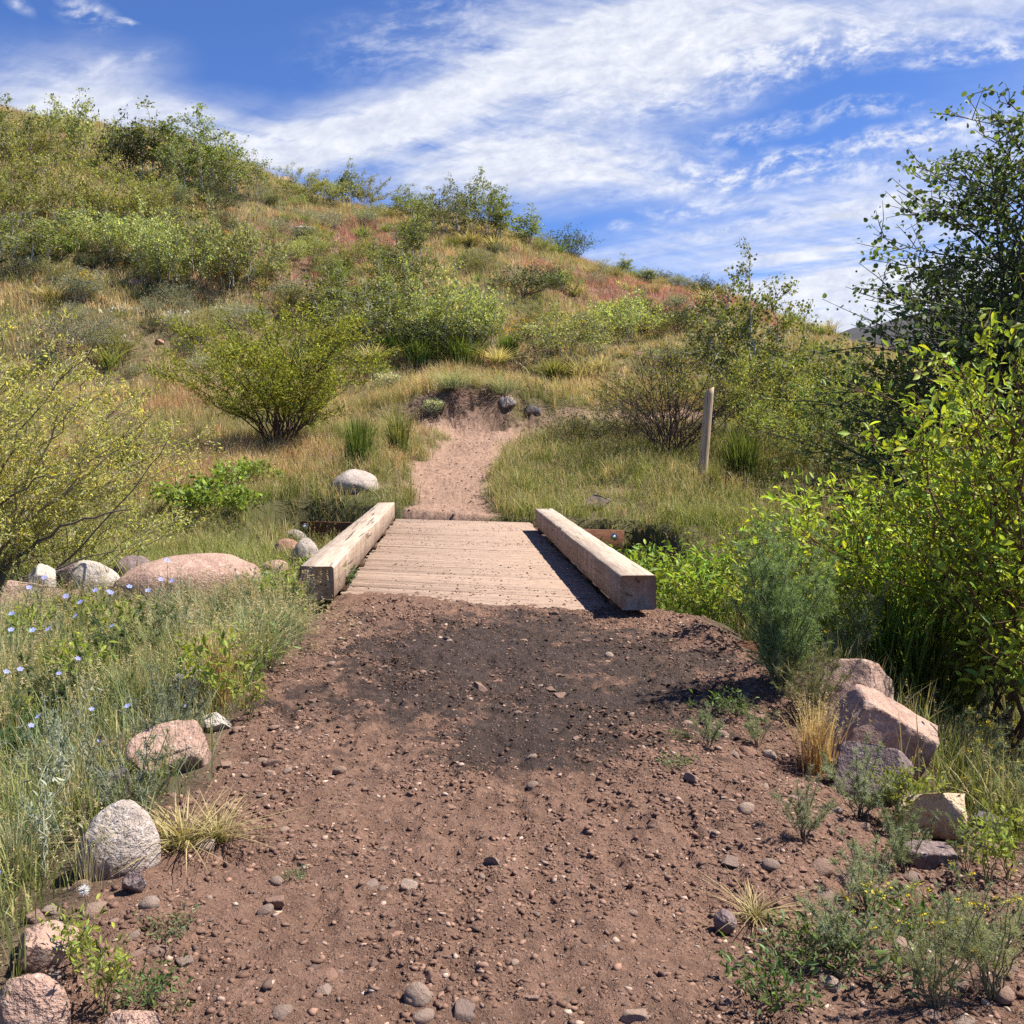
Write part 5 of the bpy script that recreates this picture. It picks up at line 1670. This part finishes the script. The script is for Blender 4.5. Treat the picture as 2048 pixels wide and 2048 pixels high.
# small leafy weeds on the right shoulder and left corner
LW1 = plant_meshes(610, .16, .26, 9, 'round', 260, .032, .011, LEAF_NEAR, (.10, .15, .045), (.12, .10, .06), 'l', .2, .15, 0, 4)
LW2 = plant_meshes(611, .10, .24, 8, 'round', 170, .030, .011, LEAF_NEAR, (.15, .18, .085), (.12, .10, .06), 'l', .2, .12, 0, 4)
LW3 = plant_meshes(612, .30, .20, 5, 'willow', 200, .036, .014, LEAF_NEAR, (.24, .28, .05), (.20, .20, .07), 'l', .2, .15, 0, 4)
YB = blossoms(20, .17, .2, 5, .008, (.55, .45, .05), .95)
for px, y, s, me, yb, lab in (
        (1380, 4.5, .9, LW1, 0, 'dark green leafy weed in the shade of the feathery bush'), (1290, 4.15, .55, LW2, 0, 'tiny weed at the edge of the damp soil'), (1280, 3.8, .6, LW2, 0, 'tiny weed beside the thin feathery one'),
        (1750, 2.72, .9, LW1, 1, 'yellow budded dark green weed on the lower right slope'), (1500, 2.45, .8, LW2, 0, 'grey green ground weed among cobbles'), (1570, 2.38, .8, LW1, 0, 'green weed mat in the lower right gravel'),
        (1640, 2.45, 1.0, LW2, 1, 'pale weed with yellow buds in lower right gravel'), (1480, 2.2, .8, LW1, 0, 'small green weed by the brown stone at bottom right'), (1690, 2.3, 1.2, LW2, 1, 'low silvery weed with yellow buds'),
        (1715, 3.5, .85, LW3, 1, 'yellow green spire weed before the grey boulder'), (1775, 3.6, .7, LW3, 0, 'yellow green sprig leaning on the pointed slab'), (1890, 3.0, .8, LW3, 0, 'bright leafy sprig at the right edge below the slab'), (1930, 3.1, .9, LW3, 0, 'bright leafy sprig cut by the right edge'),
        (255, 2.3, .6, LW1, 0, 'dark green mat weed at the lower left of the trail'), (300, 2.55, .6, LW2, 0, 'small grey weed on soil at lower left'), (165, 2.28, .6, LW3, 1, 'yellow budded weed between the lower left rocks'),
        (110, 2.4, .6, LW3, 1, 'yellow flowering weed over the pinkish flat rock'), (460, 4.6, .8, LW3, 1, 'yellow flowered sprig at the left trail edge'), (220, 6.3, 1.6, LW3, 0, 'bright green spire weed in front of the large pink boulder'),
        (150, 5.2, 1.4, LW3, 1, 'golden green weed amid the blue flax'), (545, 2.9, .35, LW2, 0, 'tiny seedling on the left of the open trail')):
    p = spot(px, y=y)
    t_ = place(me, 'leafy_weed', lab, 'weed', p, rng.uniform(0, 6), (s, s, s))
    if yb: link('blossoms', YB, t_)
WEEDS = 0
while WEEDS < 38:
    x = rng.uniform(.9, 2.3); y = rng.uniform(2.05, 4.2)
    if rng.random() > float(sst(.8, 1.7, x)) or x < 1.0 + .1 * y: continue
    WEEDS += 1; s = rng.uniform(.3, .75)
    me, lab, gr = ((LW2, 'small grey green weed on the stony right shoulder', 'small weeds on the right shoulder'), (FE2, 'small feathery sprig on the stony right shoulder', 'feathery sprigs on the right shoulder'))[WEEDS % 2]
    place(me, 'weed', lab, 'weed', (x, y, float(T(x, y))), rng.uniform(0, 6), (s, s, s), gr)

# dusky leafy herb mass in the left verge
HERB = feather_mesh(620, .42, .5, 26, 9000, .03, (.11, .165, .07), (.10, .12, .06), None, .0032)
for px, y, s, lab in ((250, 5.6, 1.35, 'dark feathery herb mass below the blue flax, middle'), (330, 5.9, 1.2, 'dark feathery herb beside the grey boulder'), (70, 5.0, 1.2, 'dark feathery herb near the left edge'), (500, 6.6, .8, 'dark herb under the left kerb end'), (440, 6.4, 1.0, 'dark herb left of the pale grass')):
    p = spot(px, y=y); place(HERB, 'feathery_herb', lab, 'herb', p, rng.uniform(0, 6), (s, s, s))
MUL = plant_meshes(630, .36, .13, 2, 'willow', 70, .030, .009, LEAF_NEAR, (.36, .38, .28), (.36, .37, .28), 'l', .12, .05, 0, 5)
for px, y, lab in ((105, 3.55, 'silvery woolly stalk among grass at left'), (55, 3.0, 'silvery woolly stalk near the left edge'), (140, 4.4, 'silvery woolly stalk with white buds')):
    p = spot(px, y=y); place(MUL, 'woolly_herb', lab, 'herb', p, rng.uniform(0, 6))


STALK = clump_mesh(345, 1, .5, 34, .006, TAN * .8, STRAW, lean=.22, foot=.5, head=.9, hcol=STRAW * .9, hsz=.035)
SAGEW = feather_mesh(621, .34, .40, 16, 4200, .022, (.27, .30, .20), (.22, .22, .15), None, .0028, .05)
BROAD = plant_meshes(622, .30, .34, 9, 'round', 240, .060, .020, LEAF_NEAR, (.19, .25, .08), (.16, .18, .08), 'l', .2, .12, 0, 4)
VERGE = ((HERB, 'feathery_herb', 'dark feathery herb in the weedy left verge', 'herb', 'feathery herbs of the left verge', (.45, .85)),
         ([('blades', STALK)], 'dry_stalks', 'dry straw stalks in the weedy left verge', 'grass clump', 'dry stalks of the left verge', (.34, .52)),
         (SAGEW, 'grey_herb', 'silvery grey herb in the weedy left verge', 'herb', 'grey herbs of the left verge', (.7, 1.2)),
         (BROAD, 'leafy_weed', 'broad leaved weed in the weedy left verge', 'weed', 'leafy weeds of the left verge', (.6, 1.1)),
         (LW3, 'leafy_weed', 'upright yellow green weed in the weedy left verge', 'weed', 'upright weeds of the left verge', (.9, 1.5)),
         ([('blades', SOFT)], 'grass_clump', 'soft grey green grass clump in the weedy left verge', 'grass clump', 'soft grass clumps of the left verge', (.30, .50)))
k_ = 0
while k_ < 120:
    y = 2.2 + 6.0 * rng.random() ** 1.2; x = rng.uniform(-4.2, -.85)
    if not view_wedge(np.array([x]), np.array([y]), 0)[0] or bare(x, y) > .4 or (near_rock(x, y) and rng.random() < .9): continue
    me, nm, lab, cat, gr, (s0, s1) = VERGE[int(rng.choice(6, p=[.24, .16, .2, .12, .08, .2]))]
    k_ += 1; s = rng.uniform(s0, s1) * (.7 if y < 3.2 else 1)
    place(me, nm, lab, cat, (x, y, float(T(x, y))), rng.uniform(0, 6.28), (s, s, s), gr)


# blue flax ----------------------------------------------------------
def flax(seed, H):
    r = np.random.default_rng(seed); s = Acc(); f_ = Acc()
    end = np.array([r.normal() * .05, r.normal() * .05, H]); pts = bez(np.zeros(3), np.array([0, 0, H * .6]), end, 8)
    v, f = tube(pts, np.linspace(.0018, .0010, 8), 4); s.add(v, f, np.array((.13, .17, .08)))
    n = 36; u = r.uniform(.05, .92, n) * 6.99; j = u.astype(int); P = pts[j] + (pts[j + 1] - pts[j]) * (u - j)[:, None]
    put_leaves(s, P, np.stack([r.normal(size=n), r.normal(size=n), np.full(n, 1.0)], -1), .026, .003, NEEDLE, leaf_cols(n, (.14, .19, .09), r), .3, r)
    tilt = norm(np.array([r.normal() * .4, -.5, .75])); a = norm(np.cross(tilt, [1, 0, .1])); b = np.cross(tilt, a)
    for k in range(5):
        th = 6.283 * k / 5; d = a * math.cos(th) + b * math.sin(th); w = np.cross(tilt, d)
        R_ = .017
        Vv = np.array([end, end + d * R_ * .5 + w * R_ * .34 + tilt * .003, end + d * R_ + w * R_ * .42 + tilt * .005, end + d * R_ * 1.1 + tilt * .004, end + d * R_ - w * R_ * .42 + tilt * .005, end + d * R_ * .5 - w * R_ * .34 + tilt * .003])
        f_.add(Vv, np.array([(0, 1, 2), (0, 2, 3), (0, 3, 4), (0, 4, 5)]), np.array((.36, .39, .76)) * r.uniform(.85, 1.1))
    put_leaves(f_, np.tile(end, (4, 1)), r.normal(size=(4, 3)) * .3 + tilt, .006, .004, LEAF_FAR, np.tile([.6, .55, .2], (4, 1)), .5, r)
    return [('stem', s.mesh('stem', M_CLUMP)), ('flower', f_.mesh('flower', M_PETAL))]


FLAX = [flax(640 + i, .5) for i in range(5)]
for i, (px, py) in enumerate(((315, 1095), (265, 1115), (210, 1118), (200, 1122), (190, 1112), (110, 1125), (40, 1110), (14, 1160), (240, 1110), (165, 1135), (85, 1185), (45, 1190), (150, 1245), (100, 1275), (225, 1180), (70, 1090), (290, 1095),
                              (15, 1270), (30, 1268), (88, 1350), (345, 1330), (160, 1340), (233, 1335), (55, 1375), (10, 1738), (140, 1160), (5, 1190), (188, 1400), (315, 1060))):
    y = np.interp(py, [1090, 1200, 1350, 1740], [6.6, 5.3, 3.9, 2.5]) + rng.normal() * .1
    d = ray(px * S, py * S); tip = CAM + d * y
    g = float(T(tip[0], y)); h = max(.15, tip[2] - g)
    place(FLAX[i % 5], 'blue_flax', 'blue flax flower on a thin stalk in the grass left of the trail', 'flower', (tip[0], y, g), rng.uniform(-.6, .6), (h / .5 if h < .5 else 1, h / .5 if h < .5 else 1, h / .5), 'blue flax flowers left of the trail')

# dandelion clock
p = spot(133, y=2.62); d = ray(133 * S, 1680 * S); tz = 1.2 + d[2] * p[1]
a = Acc(); v, f = tube(np.array([[0, 0, 0], [.005, 0, (tz - p[2]) * .5], [0, 0, tz - p[2]]]), np.array([.0016, .0014, .0012]), 5); a.add(v, f, np.array((.2, .2, .1)))
t_ = thing('dandelion', 'white dandelion clock beside the speckled boulder', 'flower', p); link('stem', a.mesh('stem', M_CLUMP), t_)
a = Acc(); D = norm(rng.normal(size=(240, 3))); put_leaves(a, np.array([0, 0, tz - p[2]]) + D * .003, D, .014, .0022, NEEDLE, np.tile([.8, .78, .74], (240, 1)), 0)
link('seed_head', a.mesh('seed_head', M_PETAL), t_)
# ------------------------------------------------------------------ sky, sun, camera
SUN_EL, SUN_AZ = 57.0, 4.0       # azimuth counted from +x towards +y
sd = np.array([math.cos(R(SUN_EL)) * math.cos(R(SUN_AZ)), math.cos(R(SUN_EL)) * math.sin(R(SUN_AZ)), math.sin(R(SUN_EL))])
sun = bpy.data.lights.new('sun', 'SUN'); sun.energy = 4.9; sun.angle = R(0.5); sun.color = (1.0, 0.955, 0.88)
so = bpy.data.objects.new('sun', sun); C.objects.link(so)
so.rotation_euler = Vector(-sd).to_track_quat('-Z', 'Y').to_euler(); so.location = (20, 5, 30)

world = bpy.data.worlds.new('World'); scene.world = world; world.use_nodes = True
nt = world.node_tree; nt.nodes.clear()
sky = nt.nodes.new('ShaderNodeTexSky'); sky.sky_type = 'NISHITA'; sky.sun_disc = False
sky.sun_elevation = R(SUN_EL); sky.sun_rotation = R(90 - SUN_AZ); sky.altitude = 2200; sky.air_density = 1.0; sky.dust_density = 0.4; sky.ozone_density = 2.0
tc = nt.nodes.new('ShaderNodeTexCoord'); dirv = tc.outputs['Generated']
sep = nt.nodes.new('ShaderNodeSeparateXYZ'); nt.links.new(dirv, sep.inputs[0])
X, Y, Z = sep.outputs
yy = math_n(nt, 'MAXIMUM', Y, 0.02)
gu = math_n(nt, 'DIVIDE', X, yy); gw = math_n(nt, 'DIVIDE', Z, yy)
zz_ = math_n(nt, 'MAXIMUM', Z, 0.015)
zc = math_n(nt, 'ADD', zz_, 0.10)
cu = math_n(nt, 'DIVIDE', X, zc); cv = math_n(nt, 'DIVIDE', Y, zc)


def comb(a, b, c=0.0):
    n = nt.nodes.new('ShaderNodeCombineXYZ')
    for i, val in enumerate((a, b, c)):
        if hasattr(val, 'links'): nt.links.new(val, n.inputs[i])
        else: n.inputs[i].default_value = val
    return n.outputs[0]


G = comb(gu, gw); P2 = comb(cu, cv)
# slow swirl so that cloud outlines wander
wn = nt.nodes.new('ShaderNodeTexNoise'); wn.inputs['Scale'].default_value = 7; wn.inputs['Detail'].default_value = 4
nt.links.new(G, wn.inputs['Vector'])
vs = nt.nodes.new('ShaderNodeVectorMath'); vs.operation = 'SUBTRACT'; nt.links.new(wn.outputs['Color'], vs.inputs[0]); vs.inputs[1].default_value = (.5, .5, .5)
vm = nt.nodes.new('ShaderNodeVectorMath'); vm.operation = 'SCALE'; nt.links.new(vs.outputs[0], vm.inputs[0]); vm.inputs['Scale'].default_value = 0.05
va = nt.nodes.new('ShaderNodeVectorMath'); va.operation = 'ADD'; nt.links.new(G, va.inputs[0]); nt.links.new(vm.outputs[0], va.inputs[1])
GW = va.outputs[0]


def g_of(px, py):                # direction of a photo pixel (1932 grid) as (x/y, z/y)
    d = ray(px * S, py * S); return d[0], d[2]


def blob(px, py, rx, ry, rot_deg, soft=1.0):
    """soft ellipse of cover round a direction; radii in photo pixels, rot positive = rising to the right"""
    cxg, czg = g_of(px, py); k = S / F
    a = R(rot_deg)
    s = nt.nodes.new('ShaderNodeVectorMath'); s.operation = 'SUBTRACT'; nt.links.new(GW, s.inputs[0]); s.inputs[1].default_value = (cxg, czg, 0)
    v = mapping(nt, s.outputs[0], (1, 1, 1), (0, 0, -a))
    v = mapping(nt, v, (1 / (rx * k), 1 / (ry * k), 1))
    ln = nt.nodes.new('ShaderNodeVectorMath'); ln.operation = 'LENGTH'; nt.links.new(v, ln.inputs[0])
    return mapr(nt, ln.outputs['Value'], 1.0 + soft * .5, 1.0 - soft * .75, 0, 1, True)


def add_blobs(lst):
    tot = None
    for px, py, rx, ry, rot, amp, soft in lst:
        b_ = math_n(nt, 'MULTIPLY', blob(px, py, rx, ry, rot, soft), amp)
        tot = b_ if tot is None else math_n(nt, 'ADD', tot, b_)
    return tot


# streaky veil (cirrus)
veil = add_blobs([
    (1500, 20, 640, 90, 4, .85, 1), (1150, 110, 330, 150, 14, .95, 1), (900, 190, 420, 75, 15, .75, 1),
    (60, 160, 220, 80, 10, .62, 1), (330, 225, 420, 45, -9, .42, 1), (700, 255, 520, 60, -3, .52, 1), (850, 320, 560, 60, -4, .62, 1), (1150, 310, 330, 50, -2, .35, 1),
    (1550, 430, 300, 80, 4, .75, 1), (1750, 330, 250, 80, 15, .35, 1), (1640, 560, 420, 90, 6, .95, 1), (1180, 480, 180, 50, 10, .55, 1), (1700, 600, 420, 130, 0, 1.0, 1), (2300, 300, 500, 300, 10, .5, 1), (-500, 250, 500, 150, 5, .5, 1),
])
PW_ = mapping(nt, mapping(nt, P2, (1, 1, 1), (0, 0, R(-140))), (0.45, 3.4, 1))
s1 = noise(nt, PW_, 1.0, 8, .60, .15)
s2 = noise(nt, mapping(nt, mapping(nt, GW, (1, 1, 1), (0, 0, R(6))), (4.5, 42, 1)), 1.0, 7, .62, .25)
st = math_n(nt, 'ADD', math_n(nt, 'MULTIPLY', s1, .62), math_n(nt, 'MULTIPLY', s2, .38))
veil = math_n(nt, 'MULTIPLY', veil, mapr(nt, st, .36, .60, .10, 1.22), True)
# ripples and small heaps (altocumulus)
heap = add_blobs([
    (1500, 85, 560, 55, 5, .8, 1), (1330, 150, 330, 50, 13, .9, 1), (1540, 300, 420, 24, 10, .9, .8), (1640, 330, 230, 18, 4, .8, .8), (1440, 240, 120, 22, 5, .7, .8), (1640, 215, 110, 22, 6, .75, .8), (1230, 295, 330, 40, -4, .75, 1), (1330, 385, 130, 22, 10, .7, .8), (1420, 425, 150, 14, 8, .8, .8),
    (1160, 430, 26, 12, 10, .7, .8), (1230, 430, 22, 10, 10, .6, .8), (1790, 250, 150, 30, 16, .9, .9), (1700, 390, 160, 20, 5, .6, .9), (160, 12, 50, 26, -20, .8, 1), (30, 8, 30, 14, -20, .7, 1), (230, 26, 24, 8, -12, .7, .8), (1900, 100, 60, 22, 0, .8, .8), (1800, 115, 90, 20, 10, .6, .8),
    (820, 60, 200, 80, 12, .42, 1), (200, 115, 100, 18, 12, .55, 1),
])
r1 = noise(nt, mapping(nt, mapping(nt, GW, (1, 1, 1), (0, 0, R(-12))), (30, 62, 1)), 1.0, 7, .64, .15)
r2 = noise(nt, mapping(nt, P2, (9, 9, 1)), 1.0, 5, .6, .1)
r3 = noise(nt, mapping(nt, mapping(nt, GW, (1, 1, 1), (0, 0, R(-14))), (75, 130, 1)), 1.0, 4, .6, .1)
rr_ = math_n(nt, 'ADD', math_n(nt, 'MULTIPLY', r1, .55), math_n(nt, 'ADD', math_n(nt, 'MULTIPLY', r2, .22), math_n(nt, 'MULTIPLY', r3, .23)))
heap = math_n(nt, 'MULTIPLY', heap, mapr(nt, rr_, .42, .64, 0, 1, True), True)
cov = math_n(nt, 'SUBTRACT', 1.0, math_n(nt, 'MULTIPLY', math_n(nt, 'SUBTRACT', 1.0, math_n(nt, 'MULTIPLY', veil, .96)), math_n(nt, 'SUBTRACT', 1.0, math_n(nt, 'MULTIPLY', heap, .85))), True)
# behind the viewer: plain thin cloud
cov = math_n(nt, 'MULTIPLY', cov, mapr(nt, Y, .05, .2, 0, 1), True)
blue = mixc(nt, 1.0, sky.outputs[0], (0.48, 0.64, 0.97), 'MULTIPLY')
cloudc = mixc(nt, mapr(nt, rr_, .40, .62, 0, 1), (3.9, 4.2, 5.0), (5.6, 5.7, 6.1))
skyc = mixc(nt, cov, blue, cloudc)
bg = nt.nodes.new('ShaderNodeBackground'); bg.inputs['Strength'].default_value = 0.082
nt.links.new(skyc, bg.inputs['Color'])
wo = nt.nodes.new('ShaderNodeOutputWorld'); nt.links.new(bg.outputs[0], wo.inputs['Surface'])

cam = bpy.data.cameras.new('camera'); co = bpy.data.objects.new('camera', cam); C.objects.link(co)
co.location = CAM; co.rotation_euler = (R(90 - 3.95), 0, R(-3.5))
cam.sensor_width = 36; cam.lens = 36 * F / 1024; cam.clip_start = 0.05; cam.clip_end = 9000
scene.camera = co
scene.view_settings.view_transform = 'Standard'; scene.view_settings.look = 'None'
scene.view_settings.exposure = 1.1; scene.view_settings.gamma = 1.0
cy = scene.cycles
cy.use_denoising = False; cy.sample_clamp_indirect = 3.0
cy.max_bounces = 5; cy.diffuse_bounces = 3; cy.glossy_bounces = 2; cy.transmission_bounces = 4; cy.transparent_max_bounces = 4
cy.caustics_reflective = False; cy.caustics_refractive = False
scene.render.resolution_x = 1024; scene.render.resolution_y = 1024
